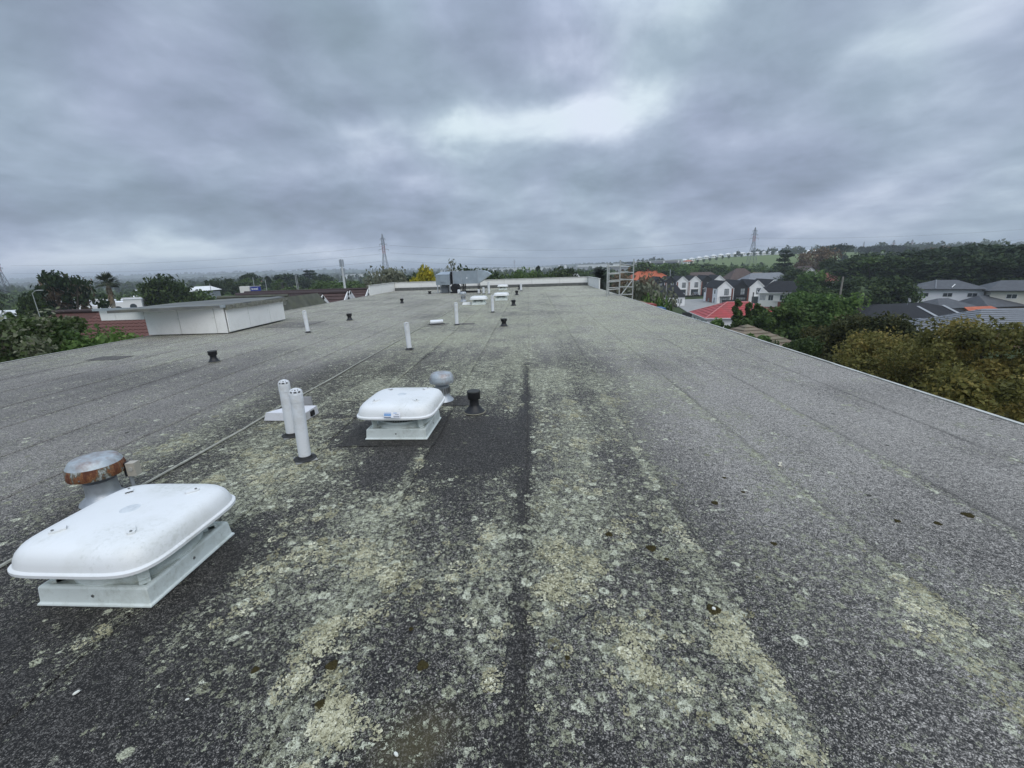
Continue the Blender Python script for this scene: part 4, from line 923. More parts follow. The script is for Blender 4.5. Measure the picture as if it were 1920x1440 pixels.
TREES = [
 # left
 ('ragged', (-69.65, 62.00, 2.98), 10.5, 'tall ragged dark pine in front of the white arched house'), ('brown', (-70.99, 64.00, 2.68), 9, 'thin twiggy crown tangled in the ragged dark pine'), ('dark', (-69.22, 58.00, 0.07), 5.5, 'squat dark hedge tree left of the ragged pine'), ('dark', (-69.29, 57.00, -0.22), 4, 'dark bush at the street lamp on the left'),
 ('dark', (-73.83, 85.00, 1.89), 12.5, 'big round dark green tree behind the raised roof'), ('dark', (-71.12, 84.00, 0.50), 10, 'right shoulder tree of the big round dark one'), ('round', (-83.35, 90.00, -1.61), 9, 'low bush left of the big round dark tree'), ('round', (-84.75, 88.00, -1.88), 8, 'low bush under the fan palm'), ('round', (-97.76, 95.00, -1.99), 10, 'grey green tree left of the fan palm'),
 ('round', (-83.59, 105.00, -1.63), 11, 'olive bush right of the big round dark tree'), ('round', (-91.82, 120.00, -2.95), 10, 'low bush below the white marquee'), ('dark', (-121.88, 165.00, 0.43), 11, 'dark tree right of the white marquee'), ('dark', (-122.90, 175.00, 0.59), 12, 'dark round headed tree left of the blue sign'), ('round', (-126.89, 190.00, 0.30), 16, 'broad tree behind the blue sign'), ('spread', (-129.87, 200.00, 2.05), 13, 'pine behind the blue sign'), ('green', (-80.50, 110.00, -3.48), 6, 'yellow green shrub on the edge of the raised roof view'),
 ('cone', (-127.82, 210.00, 0.55), 7, 'small pointed conifer right of the blue sign'), ('round', (-87.47, 150.00, -0.14), 9, 'loose tree right of the blue sign'), ('spread', (-127.49, 230.00, 1.73), 22, 'wide layered pine in the middle left'), ('pine', (-126.08, 245.00, 4.36), 13, 'left of the paired tall norfolk pines'), ('pine', (-123.01, 245.00, 4.27), 13, 'right of the paired tall norfolk pines'), ('dark', (-115.15, 225.00, -0.71), 22, 'dark tree under the paired norfolk pines'), ('dark', (-114.38, 240.00, 0.89), 16, 'dark pine right of the paired norfolk pines'),
 ('round', (-64.59, 120.00, -2.25), 14, 'low tree above the mossy hip roof'), ('round', (-67.23, 135.00, -0.94), 16, 'tree behind the brown gables, left part'), ('green', (-63.05, 140.00, -1.40), 12, 'light green tree left of the cell mast'), ('round', (-62.42, 150.00, -1.41), 16, 'tree right of the cell mast'), ('round', (-52.02, 135.00, -1.70), 14, 'tree behind the last brown gable'),
 ('grey', (-24.85, 75.00, 2.36), 9.5, 'sparse pale tree under the middle pylon'), ('grey', (-23.66, 78.00, 2.14), 7, 'sparse pale tree right of the middle pylon'), ('bare', (-25.24, 72.00, 1.96), 5, 'thin bare tree left of the middle pylon'), ('dark', (-29.85, 110.00, 0.66), 12, 'dark tree left of the golden tree'), ('yellow', (-15.86, 68.00, 1.94), 7.4, 'golden yellow tree behind the duct unit'), ('yellow', (-15.98, 60.00, 0.41), 4.2, 'low yellow shrub left of the golden tree'),
 ('dark', (-12.77, 85.00, 1.79), 12, 'dark domed tree behind the duct unit'), ('bare', (-14.33, 84.00, 3.79), 5.5, 'pale tufted treetop above the duct unit'), ('dark', (-10.02, 95.00, 1.12), 13, 'dark tree above the duct scoop'), ('round', (-8.29, 110.00, 0.41), 11, 'tree just past the duct scoop'),
 ('round', (-4.15, 100.00, 0.19), 8, 'low tree above the left end wall'), ('green', (-0.99, 115.00, 0.93), 12, 'twin crowned green tree above the end wall'), ('round', (1.46, 112.00, 0.48), 9, 'pale side of the twin crowned tree'), ('dark', (8.78, 120.00, 1.02), 13, 'dark round tree above the middle of the end wall'), ('round', (4.61, 110.00, -0.23), 7, 'small tree left of the dark round one'), ('round', (18.54, 170.00, -0.24), 14, 'green tree beyond the white van'), ('cone', (3.88, 190.00, 1.36), 6, 'small conifer above the end wall'), ('round', (-2.56, 95.00, 0.00), 7, 'hedge tree by the end wall'),
 # right of the roof
 ('brown', (12.21, 55.00, 0.95), 8, 'brown leafed tree seen through the scaffold'), ('grey', (12.81, 48.00, -0.02), 8.5, 'straggly tree with pale branches right of the scaffold'), ('brown', (14.92, 60.00, 0.14), 7, 'thin brown tree behind the scaffold'), ('bare', (12.67, 46.00, -0.07), 6, 'pale forked bare tree at the roof edge'), ('green', (12.78, 45.00, -1.26), 5, 'low green growth under the forked bare tree'), ('dark', (9.95, 60.00, -0.77), 6, 'dark undergrowth below the date palm'),
 ('round', (58.24, 230.00, 1.78), 22, 'broad tree behind the scaffold top'), ('green', (65.45, 225.00, 1.26), 18, 'domed tree left of the terraces'), ('round', (83.27, 260.00, 0.66), 22, 'domed tree over the orange roof'), ('green', (88.30, 250.00, -0.12), 20, 'light green tree above the terraces'), ('dark', (102.25, 270.00, 0.14), 26, 'wide dark tree above the brown roof'), ('round', (104.36, 250.00, -0.90), 22, 'tree over the front terrace'), ('green', (78.66, 230.00, -1.48), 12, 'bright low tree behind the rear terrace'), ('round', (116.72, 260.00, -1.54), 16, 'tree left of the grey hip roof'), ('dark', (95.37, 238.00, -2.56), 16, 'dark tree by the brown curved roof'),
 ('pine', (112.51, 200.00, 6.37), 15, 'tall norfolk pine right of the right pylon'), ('dark', (106.87, 190.00, -1.76), 11, 'dark tree below the norfolk pine'), ('dark', (98.02, 165.00, -2.02), 15, 'dark spreading tree above the black roofed house'), ('green', (73.86, 118.00, -1.75), 11, 'soft green willow like tree right of the black roofed house'), ('dark', (77.54, 120.00, -2.43), 9, 'dark tree behind the willow like tree'), ('dark', (55.81, 90.00, -5.07), 7, 'dark bush at the end of the black roofed house'), ('dark', (60.66, 92.00, -4.46), 12, 'rounded dark bush below the pole'), ('dark', (54.30, 92.00, -5.36), 6, 'dark hedge tree beside the bay window house'),
 ('brown', (117.92, 185.00, 5.58), 20, 'bare brown domed tree on the right skyline'), ('spread', (220.86, 330.00, 10.11), 26, 'wind swept pine on the right skyline'), ('brown', (121.90, 200.00, 4.07), 14, 'twiggy brown tree on the right skyline'), ('dark', (111.92, 170.00, 0.99), 10, 'dark round tree before the red houses'), ('brown', (120.21, 200.00, 0.09), 12, 'russet tree by the white gable house'),
 ('dark', (106.16, 150.00, 1.34), 20, 'dark tree at the left of the right wood'), ('dark', (122.46, 165.00, 2.60), 24, 'tall dark tree of the right wood'), ('round', (106.92, 140.00, 1.44), 20, 'mid green tree of the right wood'), ('dark', (108.93, 135.00, 0.96), 20, 'dark tree over the white two storey house, left'), ('spread', (127.16, 150.00, 2.68), 24, 'layered pine behind the white two storey house'), ('brown', (175.39, 200.00, 4.58), 18, 'brownish crown at the back of the right wood'), ('spread', (135.02, 150.00, 3.09), 26, 'layered dark pine above the white two storey house'), ('spread', (141.46, 150.00, 3.71), 28, 'tall layered pine right of the white house'), ('spread', (129.44, 130.00, 2.80), 26, 'dark pine near the right edge'), ('spread', (130.21, 125.00, 3.12), 26, 'dark pine at the right edge'), ('dark', (117.70, 120.00, 0.93), 20, 'dark understorey tree between two pines'), ('dark', (114.44, 128.00, 0.09), 22, 'dark understorey behind the white house'), ('spread', (130.90, 120.00, 2.87), 24, 'pine cut by the right edge'),
 ('dark', (79.75, 100.00, -3.10), 15, 'dark round tree left of the white two storey house'), ('dark', (74.83, 98.00, -4.25), 13, 'dark tree with a banana plant in front'), ('dark', (80.80, 112.00, -3.68), 13, 'dark tree above the green hedge'), ('green', (83.58, 100.00, -5.27), 7, 'green shrub at the white two storey house corner'), ('dark', (81.70, 118.00, -3.60), 10, 'dark shrubbery behind the leaning pole'), ('dark', (68.16, 92.00, -5.11), 8, 'dark shrub behind the hedge'),
]
for kd, p, w, lb in TREES: tree(kd, p, w, lb)

# --- palms
def fan_palm():
    t = thing('fan_palm', 'fan palm with a shaggy dead skirt on the left skyline', 'palm tree'); rg = np.random.default_rng(8); rr = random.Random(8)
    p = (-59.91, 60.00, 1.25); z = gz1(p[0], p[1]); t.location = (p[0], p[1], z); H = p[2] - z
    MB().use(PALEBARK, True).path([(0, 0, -.2), (.05, 0, H * .5), (0, 0, H)], [.30, .24, .22], 9).build('trunk', t)
    def fan(mb, a, e, L_, stiff=1.0):
        d = Vector((math.cos(a) * math.cos(e), math.sin(a) * math.cos(e), math.sin(e))); side = d.cross(Vector((0, 0, 1))).normalized(); up = side.cross(d)
        b = Vector((0, 0, H)) + d * .2; m_ = b + d * L_ * .5; mb.tube(b, m_, .03, .02, 4)
        for i in range(9):
            q = (i - 4) * .28; v = (d * math.cos(q) + side * math.sin(q)); tip = m_ + v * L_ * .62 + Vector((0, 0, -.16 * L_ * abs(q))); w = side * .05 + up * .02
            mb.add([m_, m_ + v * L_ * .35 + side * .055, tip, m_ + v * L_ * .35 - side * .055], [(0, 1, 2, 3)])
    mb = MB().use(mat('palm_green', (.045, .058, .026), .55, .4, 2))
    for i in range(80): fan(mb, rr.random() * 6.28, math.asin(rr.uniform(-.45, 1.0)), rr.uniform(1.05, 1.45))
    mb.build('crown', t)
    mb = MB().use(mat('palm_skirt', (.17, .13, .085), .9, .4, 3))
    for i in range(60):
        a = rr.random() * 6.28; b = Vector((0, 0, H - rr.uniform(.1, 2.4))); e = b + Vector((math.cos(a) * rr.uniform(.25, .6), math.sin(a) * rr.uniform(.25, .6), -rr.uniform(.6, 1.3))); s = Vector((-math.sin(a), math.cos(a), 0)) * .16
        mb.add([b, b.lerp(e, .5) + s, e, b.lerp(e, .5) - s], [(0, 1, 2, 3)])
    mb.build('skirt', t)
fan_palm()
def date_palm(p, label, crown=3.6, n=70, seed=4, H=None, m=None):
    z = gz1(p[0], p[1]); H = p[2] - z; t = thing('date_palm', label, 'palm tree', (p[0], p[1], z)); rr = random.Random(seed)
    MB().use(BARK, True).path([(0, 0, -.2), (0, 0, H)], [.45, .40], 9).build('trunk', t)
    mb = MB().use(m or mat('date_palm_green', (.020, .026, .017), .5, .4, 2))
    for i in range(n):
        a = rr.random() * 6.28; e = rr.uniform(-.9, 1.4); L_ = crown * rr.uniform(.8, 1.1); pts = []
        d = Vector((math.cos(a), math.sin(a), 0))
        for k in range(7):
            s = k / 6; pts.append(Vector((0, 0, H)) + d * (L_ * s * math.cos(e) * (1 - .1 * s)) + Vector((0, 0, L_ * (s * math.sin(e) - (.55 if e > 0 else .25) * s * s))))
        side = Vector((-math.sin(a), math.cos(a), 0))
        for k in range(1, 7):
            for sg in (-1, 1):
                for u in (0, .5):
                    b = pts[k - 1].lerp(pts[k], u); f = (pts[k] - pts[k - 1]).normalized(); tip = b + (side * sg * .75 + f * .6).normalized() * (.55 * (1.15 - .75 * (k + u) / 7)) + Vector((0, 0, -.06))
                    mb.add([b, b + f * .07, tip], [(0, 1, 2)])
        mb.path(pts, [.03, .027, .022, .018, .014, .01, .006], 3)
    mb.build('crown', t); return t
date_palm((7.29, 46.00, 0.25), 'dark date palm standing between the end wall and the scaffold', 2.6, 95)
date_palm((-31.77, 24.00, 1.21), 'dark palm fronds reaching in at the left edge', 1.5, 60, 9)
date_palm((-74.80, 130.00, -1.65), 'shaggy palm among trees right of the blue sign', 3.2, 40, 12)
banana = date_palm((63.59, 86.00, -5.06), 'pale green banana like plant before the dark shrubs', 2.6, 20, 14, m=mat('banana_green', (.09, .13, .05), .5, .3, 2))

# ---------------------------------------------------------------- paving, lawns and hedges round the terraces
ASPH = mat('asphalt', (.055, .055, .057), .85, .2, .8)
CONC = mat('concrete_drive', (.30, .295, .28), .8, .12, .4, dirt=(.20, .195, .185), dscale=.5, damt=.5)
LAWN = mat('lawn', (.070, .105, .030), .95, .3, .6)
def sheet(name, pts, z, m, kind='structure'):
    o = MB().use(m).prism(pts, z - .02, z).build(name); tag(o, kind=kind); return o
sheet('driveway', [(40, 95), (52, 92), (74, 150), (72, 172), (52, 172), (50, 150)], GZ + .36, CONC)
sheet('road', [(14, 60), (24, 58), (62, 96), (54, 104), (40, 104)], GZ + .33, ASPH)
sheet('lawn', [(38, 104), (52, 104), (52, 112), (38, 112)], GZ + .40, LAWN)

# ---------------------------------------------------------------- houses
CHAR = mat('charcoal_tiles', (.022, .0225, .025), .85, .25, 1.4, spec=.2, bump=.3, bscale=6)
SLATE = mat('slate_grey_tiles', (.075, .079, .086), .75, .2, 1.2, spec=.45)
GREYT = mat('light_grey_tiles', (.17, .178, .19), .55, .15, 1.2, spec=.5)
REDROOF = mat('red_painted_iron', (.38, .058, .058), .6, .16, .7, spec=.35, dirt=(.27, .095, .085), dscale=.5, damt=.7)
ORANGE = mat('orange_tiles', (.42, .105, .045), .7, .18, 1.0)
BROWNT = mat('brown_tiles', (.085, .058, .048), .8, .25, .8)
OLDT = mat('old_mossy_tiles', (.20, .155, .115), .85, .3, .6, dirt=(.13, .14, .085), dscale=.5, damt=.8)
WBOARD = mat('white_weatherboard', (.86, .86, .86), .5, .04, .6)
OFFW = mat('off_white_render', (.74, .73, .69), .7, .06, .5)
BEIGE = mat('beige_render', (.66, .63, .55), .7, .07, .5)
BRICK = mat('red_brick', (.22, .085, .06), .85, .3, 7)
BRICKB = mat('brown_brick', (.21, .135, .095), .85, .3, 7)
BLKW = mat('black_cladding', (.018, .019, .021), .6, .2, 2)
FRAME = mat('dark_joinery', (.02, .021, .023), .4)
WFRAME = mat('white_joinery', (.74, .74, .73), .4)
GLASS = glass('window_glass', (.045, .055, .062)); CURT = mat('curtained_glass', (.30, .32, .33), .15, .3, .8)
def window(parent, c, w, h, face='y', frame=FRAME, gl=GLASS, bars=1, horiz=0, out=-1):
    """window on a wall facing -y (out=-1) or -x: frame proud, glass behind it"""
    def bx(mb, u, v, du, dv, d0, d1):
        if face == 'y': mb.b2((c[0] + u - du / 2, c[1] + out * d0, c[2] + v - dv / 2), (c[0] + u + du / 2, c[1] + out * d1, c[2] + v + dv / 2))
        else: mb.b2((c[0] + out * d0, c[1] + u - du / 2, c[2] + v - dv / 2), (c[0] + out * d1, c[1] + u + du / 2, c[2] + v + dv / 2))
    t = .08; mb = MB().use(frame)
    bx(mb, 0, h / 2 - t / 2, w, t, -.02, .06); bx(mb, 0, -h / 2 + t / 2, w, t, -.02, .06)
    for sx in (-1, 1): bx(mb, sx * (w / 2 - t / 2), 0, t, h - 2 * t, -.02, .06)
    for i in range(bars): bx(mb, -w / 2 + w * (i + 1) / (bars + 1), 0, .06, h - 2 * t, -.02, .05)
    for i in range(horiz): bx(mb, 0, -h / 2 + h * (i + 1) / (horiz + 1), w - 2 * t, .05, -.02, .045)
    wn = mb.build('window', parent); g = MB().use(gl); bx(g, 0, 0, w - 2 * t, h - 2 * t, .0, .02); g.build('pane', wn); return wn
def gable_roof(mb, w, d, z, rise, ov=.3, t=.14):
    """ridge along y"""
    for s in (-1, 1):
        mb.slab([(0, -d / 2 - ov, z + rise), (0, d / 2 + ov, z + rise), (s * (w / 2 + ov), d / 2 + ov, z - rise * ov / (w / 2)), (s * (w / 2 + ov), -d / 2 - ov, z - rise * ov / (w / 2))], t)
def hip_roof(mb, w, d, z, rise, ov=.5, t=.12, ridge=None):
    W_, D_ = w / 2 + ov, d / 2 + ov; r = ridge if ridge is not None else max(0.02, abs(w - d) / 2)
    if w >= d: A, B = (-r, 0, z + rise), (r, 0, z + rise)
    else: A, B = (0, -r, z + rise), (0, r, z + rise)
    p = [(-W_, -D_, z), (W_, -D_, z), (W_, D_, z), (-W_, D_, z)]
    if w >= d: F = [[p[0], p[1], B, A], [p[1], p[2], B], [p[2], p[3], A, B], [p[3], p[0], A]]
    else: F = [[p[0], p[1], A], [p[1], p[2], B, A], [p[2], p[3], B], [p[3], p[0], A, B]]
    for f in F: mb.slab(f, t)
    return A, B, p
def hip_house(name, label, loc, w, d, wall_h, rise, rz=0.0, wallm=OFFW, roofm=GREYT, wins=(), ov=.5, trim=None, chimney=None, ridgecap=None, base=None, courses=0, group=None, ridge=None):
    t = thing(name, label, 'house', loc, rz, group)
    mb = MB().use(wallm); mb.box((0, 0, wall_h / 2 - .4), (w, d, wall_h + .8)); mb.build('wall', t)
    if base: MB().use(base).box((0, 0, .25), (w + .06, d + .06, 1.3)).build('plinth', t)
    mb = MB().use(roofm); A, B, p = hip_roof(mb, w, d, wall_h + .02, rise, ov, ridge=ridge); rf = mb.build('roof', t)
    mb = MB().use(trim or FRAME)
    for i in range(4): 
        q, s = Vector(p[i]), Vector(p[(i + 1) % 4]); c = (q + s) / 2; mb.box((c.x, c.y, wall_h - .04), ((s - q).length + .1, .12, .18), math.atan2((s - q).y, (s - q).x))
    mb.build('gutter', t)
    if ridgecap:
        mb = MB().use(ridgecap); mb.tube(A, B, .13, n=6)
        for q in p: mb.tube(q, A if (Vector(q) - Vector(A)).length < (Vector(q) - Vector(B)).length else B, .12, n=6)
        mb.build('ridge_cap', rf)
    if courses:   # raised tile courses on the slopes
        W_, D_ = w / 2 + ov, d / 2 + ov; mb = MB().use(roofm)
        for i in range(1, courses):
            k = i / courses; z = wall_h + .02 + rise * k + .045; a = 1 - k
            hx = abs(A[0]) * k + W_ * a; hy = abs(A[1]) * k + D_ * a
            for sy in (-1, 1): mb.box((0, sy * hy, z), (2 * hx - .1, .07, .06))
            for sx in (-1, 1): mb.box((sx * hx, 0, z), (.07, 2 * hy - .1, .06))
        mb.build('tile_course', rf)
    if chimney: 
        ch = MB().use(chimney[3]).box((chimney[0], chimney[1], chimney[2]), (.8, .7, 2.2)).build('chimney', rf); MB().use(FRAME).box((chimney[0], chimney[1], chimney[2] + 1.14), (.9, .8, .08)).build('flue', ch)
    for wn in wins:   # face, offset along wall, sill centre z, w, h, bars, frame, glass
        f, u, z, ww, hh, nb, fr, gl = wn
        if f == 'f': window(t, (u, -d / 2, z), ww, hh, 'y', fr, gl, nb)
        else: window(t, (-w / 2, u, z), ww, hh, 'x', fr, gl, nb)
    return t
# front terrace: gabled white and black units, ridges running away from us
def townhouse(loc, w, label, front=WBOARD, brick_right=True, garage=False, d=11.5, group='townhouses of the front terrace', end=False):
    t = thing('townhouse', label, 'townhouse', loc, 0, group); e = 5.2; rise = 2.35
    mb = MB().use(front); x = w / 2 - .18
    mb.add([(-x, -d / 2, -.4), (x, -d / 2, -.4), (x, -d / 2, e), (0, -d / 2, e + rise), (-x, -d / 2, e), (-x, d / 2, -.4), (x, d / 2, -.4), (x, d / 2, e), (0, d / 2, e + rise), (-x, d / 2, e)],
           [(0, 1, 2, 3, 4), (9, 8, 7, 6, 5), (0, 4, 9, 5), (1, 6, 7, 2)]); mb.build('wall', t)
    mb = MB().use(CHAR); gable_roof(mb, w - .02, d, e + .12, rise, .16, .16); rf = mb.build('roof', t)
    for s in (-1, 1): MB().use(WFRAME if front is not BLKW else FRAME).slab([(0, -d / 2 - .20, e + rise + .10), (0, -d / 2 - .165, e + rise + .10), (s * (w / 2 + .1), -d / 2 - .165, e - .02), (s * (w / 2 + .1), -d / 2 - .20, e - .02)], .30).build('barge_board', rf)
    sk = MB().use(GLASS).slab([(w * .14, -d * .30, e + rise * .72 + .2), (w * .30, -d * .30, e + rise * .40 + .2), (w * .30, -d * .12, e + rise * .40 + .2), (w * .14, -d * .12, e + rise * .72 + .2)], .1).build('skylight', rf)
    # strip of brick between units and the white wing wall
    if brick_right: MB().use(BRICK).box((w / 2 - .02, -d / 2 + .5, 2.4), (.7, 1.3, 5.6)).build('brick_pier', t)
    MB().use(WFRAME).box((-x - .02, -d / 2 - .15, 2.4), (.16, .5, 5.6)).build('wing_wall', t)
    window(t, (w * .12, -d / 2, 3.9), 1.5, 2.1, 'y', FRAME, CURT, 1, 1)
    if garage:
        g = MB().use(FRAME).box((w * .02, -d / 2 - .03, .95), (2.9, .12, 2.3)).build('garage_opening', t); MB().use(WFRAME).box((w * .02, -d / 2 - .03, 2.2), (3.3, .22, .22)).build('lintel', t)
        MB().use(GLASS).box((w * .02, -d / 2 - .10, .95), (2.5, .03, 2.0)).build('glass_door', g)
    else:
        window(t, (w * .05, -d / 2, 1.1), 3.2, 1.9, 'y', FRAME, CURT, 3); MB().use(FRAME).box((w * .05, -d / 2 - .30, 2.35), (3.6, .6, .16)).build('awning', t)
    if end:
        window(t, (-x, -d * .33, 3.9), .7, 1.2, 'x', FRAME, GLASS, 0); window(t, (-x, -d * .33, 1.1), .6, 1.7, 'x', FRAME, GLASS, 0)
        MB().use(BRICK).box((-x - .03, d * .06, 2.5), (.16, d * .46, 5.6)).build('brick_panel', t); window(t, (-x - .10, d * .06, .9), 1.3, 1.3, 'x', FRAME, CURT, 1); window(t, (-x - .02, d * .42, 4.0), .9, 1.4, 'x', FRAME, GLASS, 0)
    return t
D1 = 158.0; w1 = 5.35; xs0 = (66.89, 158.00, -7.83)[0]; zz = GZ + .2
townhouse((xs0, D1, zz), w1, 'white gabled townhouse at the left end of the front terrace, brick side wall', end=True)
townhouse((xs0 + w1, D1, zz), w1, 'black fronted gabled townhouse, second in the front terrace', BLKW)
townhouse((xs0 + 2 * w1, D1, zz), w1, 'white gabled townhouse between black one and terrace end', WBOARD, garage=True)
townhouse((xs0 + 3 * w1, D1, zz), w1, 'white gabled townhouse at the right end of the front terrace', WBOARD, garage=True)
D2 = 192.0; w2 = 5.45; G2 = 'townhouses of the rear terrace'
REAR = [((54.66, 192.00, -9.12)[0], BLKW, 'dark gabled townhouse furthest left in the rear terrace'), ((59.46, 192.00, -9.25)[0], BLKW, 'dark gabled townhouse, second from left in the rear terrace'),
        ((64.36, 192.00, -9.39)[0], WBOARD, 'white gabled townhouse above the parked white car'), ((69.49, 192.00, -9.54)[0], WBOARD, 'white gabled townhouse over the brown garage door'),
        ((74.49, 192.00, -9.68)[0], BLKW, 'dark gabled townhouse, second from right in the rear terrace'), ((79.48, 192.00, -9.82)[0], WBOARD, 'white gabled townhouse at the right end of the rear terrace')]
for x, fr, lb in REAR: townhouse((x, D2, zz + .9), w2, lb, fr, garage=True, group=G2, d=10)
# white cottage with a steep charcoal roof and six windows
def cottage():
    x = (46.48, 148.00, -8.51)[0]; t = thing('cottage', 'white cottage with steep charcoal roof and row of tall windows', 'house', (x + .5, 151, GZ + .2)); w, d = 9.6, 8
    mb = MB().use(WBOARD); mb.add([(-w / 2, -d / 2, -.4), (w / 2, -d / 2, -.4), (w / 2, d / 2, -.4), (-w / 2, d / 2, -.4), (-w / 2, -d / 2, 3.2), (w / 2, -d / 2, 3.2), (w / 2, d / 2, 3.2), (-w / 2, d / 2, 3.2), (-w / 2, 0, 6.6), (w / 2 - 1.6, 0, 6.6)],
                              [(0, 1, 5, 4), (1, 2, 6, 5), (2, 3, 7, 6), (3, 0, 4, 8, 7)]); mb.build('wall', t)
    mb = MB().use(CHAR); mb.slab([(-w / 2 - .3, -d / 2 - .4, 3.15), (w / 2 + .3, -d / 2 - .4, 3.15), (w / 2 - 1.7, 0, 6.8), (-w / 2 - .3, 0, 6.8)], .15); mb.slab([(-w / 2 - .3, d / 2 + .4, 3.15), (w / 2 + .3, d / 2 + .4, 3.15), (w / 2 - 1.7, 0, 6.8), (-w / 2 - .3, 0, 6.8)], .15); mb.slab([(w / 2 + .3, -d / 2 - .4, 3.15), (w / 2 + .3, d / 2 + .4, 3.15), (w / 2 - 1.7, 0, 6.8)], .15); mb.build('roof', t)
    for u in (-3.6, -2.7, .2, 1.1, 2.7, 3.6): window(t, (u, -d / 2, 1.7), .72, 1.6, 'y', WFRAME, CURT, 0, 1)
    MB().use(FRAME).box((-2, -d / 2 - 2.5, .2), (7, .1, 1.5)).build('skirting', t)
cottage()
def fence(name, label, p, q, h, m, n, zb):
    t = thing(name, label, 'fence', (p[0], p[1], zb)); v = Vector((q[0] - p[0], q[1] - p[1], 0)); a = math.atan2(v.y, v.x); L_ = v.length
    for i in range(n):
        c = v * ((i + .5) / n); MB().use(m).box((0, 0, h / 2), (L_ / n - .02, .05, h)).build('board', t, tuple(c), a)
    for i in range(0, n + 1, 4):
        c = v * (i / n) + Vector((.06 * math.sin(a), .06 * -math.cos(a) - .0, 0)); MB().use(m).box((0, .09, h / 2 + .04), (.1, .1, h + .08)).build('post', t, tuple(c), a)
    return t
fence('paling_fence', 'black paling fence in front of the white cottage', (40.5, 116), (51.5, 116), 1.5, BLKW, 26, GZ + .1)
fence('paling_fence', 'black fence before the front terrace, behind the red roof', (xs0 - 2.4, D1 - 10), (xs0 + 5, D1 - 10), 1.7, BLKW, 20, GZ + .1)
fence('paling_fence', 'black fence right of the red roof by the bay window house', (xs0 + 15, D1 - 14), (xs0 + 27, D1 - 14), 1.8, BLKW, 24, GZ + .1)
# red roofed bungalow
p = (43.97, 92.00, -8.35); hip_house('bungalow', 'white bungalow with bright red hip roof and white ridge', (p[0] + 1.2, 96, GZ + .1), 15.5, 12, 3.0, 2.7, R(-6), WBOARD, REDROOF,
    [('f', -5.2, 1.7, 1.6, 1.3, 1, WFRAME, CURT), ('f', -1, 1.7, 2.0, 1.3, 1, WFRAME, GLASS), ('f', 4, 1.7, 2.2, 1.3, 1, WFRAME, CURT), ('l', 3.4, 1.7, 1.3, 1.2, 1, WFRAME, CURT), ('l', .8, 1.5, .9, 1.5, 0, WFRAME, GLASS), ('l', -2.8, 1.7, 1.8, 1.2, 1, WFRAME, CURT)], .55, WFRAME, ridgecap=mat('ridge_pink', (.50, .20, .19), .5), ridge=2.2, courses=8)
# carport
t = thing('carport', 'flat pale carport roof beside the red roofed bungalow', 'carport', (31.07, 80.00, -7.91), R(-8)); t.location.z = GZ + .2
MB().use(mat('carport_iron', (.42, .45, .49), .35, .12, .6, metal=.4)).box((0, 0, 2.75), (7.6, 5.2, .1)).build('roof', t)
MB().use(FRAME).box((0, -2.62, 2.62), (7.6, .08, .3)).build('fascia', t); MB().use(FRAME).box((0, 2.0, 1.2), (7.2, .1, 2.3)).build('back_wall', t)
for x in (-3.6, 3.6):
    for y in (-2.4, 2.4): MB().use(WFRAME).box((x, y, 1.3), (.12, .12, 2.8)).build('post', t)
# bay window house with black roof
p = (71.98, 124.00, -7.49); t = hip_house('villa', 'old house with black tile roof, white bay windows and brick base', (p[0] + 2.4, 131, GZ + .3), 12, 9, 4.9, 3.1, R(-25), OFFW, CHAR,
    [('f', -5.2, 3.5, 1.5, 1.5, 3, WFRAME, CURT), ('f', -3.2, 3.5, 1.3, 1.6, 1, WFRAME, GLASS), ('f', -.6, 3.5, .8, 1.6, 0, WFRAME, GLASS), ('f', 1.8, 3.5, 3.0, 1.6, 2, WFRAME, GLASS), ('f', 4.6, 3.5, 1.0, 1.5, 1, WFRAME, GLASS)], .5, WFRAME, chimney=(3.2, 1.4, 7.4, BRICK), base=BRICK, ridge=2.6)
MB().use(WFRAME).box((.9, -4.62, 2.56), (6.4, .2, .24)).build('sill', t); MB().use(WFRAME).box((.9, -4.62, 4.5), (6.4, .2, .22)).build('head_band', t); MB().use(BRICK).box((1.4, -4.60, 1.3), (5.4, .16, 2.2)).build('brick_front', t)
b = MB().use(WFRAME); b.add([(-6.4, -5.0, 4.9), (-3.9, -5.0, 4.9), (-5.6, -5.0, 6.5), (-6.4, -3.0, 4.9), (-3.9, -3.0, 4.9), (-5.6, -3.0, 6.5)], [(0, 1, 2), (5, 4, 3), (0, 2, 5, 3), (1, 4, 5, 2)]); b.build('gable', t)
p = (89.11, 165.00, -4.97); hip_house('house', 'house with large light grey hip roof behind the black roofed villa', (p[0] + 1, 172, GZ + .3), 22, 15, 4.2, 5.0, R(3), BRICKB, GREYT, [('f', -5, 2.4, 2, 1.4, 1, WFRAME, GLASS)], chimney=(-5, 1, 8.0, FRAME), ridge=5.5)
p = (104.94, 215.00, -2.96); hip_house('house', 'brown hip roofed house above the front terrace gables', (p[0] - 1, 222, GZ + 1.5), 14, 11, 3.6, 5.4, R(0), OFFW, BROWNT, [('f', -6, 2, 2, 1.4, 1, WFRAME, GLASS)], ridge=2)
p = (100.52, 213.00, -5.25); t = thing('house', 'tan gabled house in front of the brown hip roof', 'house', (p[0] + 7, 212, GZ + 1.5)); MB().use(OFFW).box((0, 0, 1.6), (10, 7, 4)).build('wall', t); mb = MB().use(OLDT); gable_roof(mb, 10, 7, 3.6, 3.6, .5); mb.build('roof', t)
p = (88.19, 225.00, -3.82); hip_house('house', 'house with wide low brown curved looking roof behind the terraces', (p[0], 232, GZ + 2), 19, 12, 3.6, 3.4, 0, BEIGE, BROWNT, [('f', 4, 2, 2, 1.3, 1, WFRAME, GLASS)], ridge=5.5)
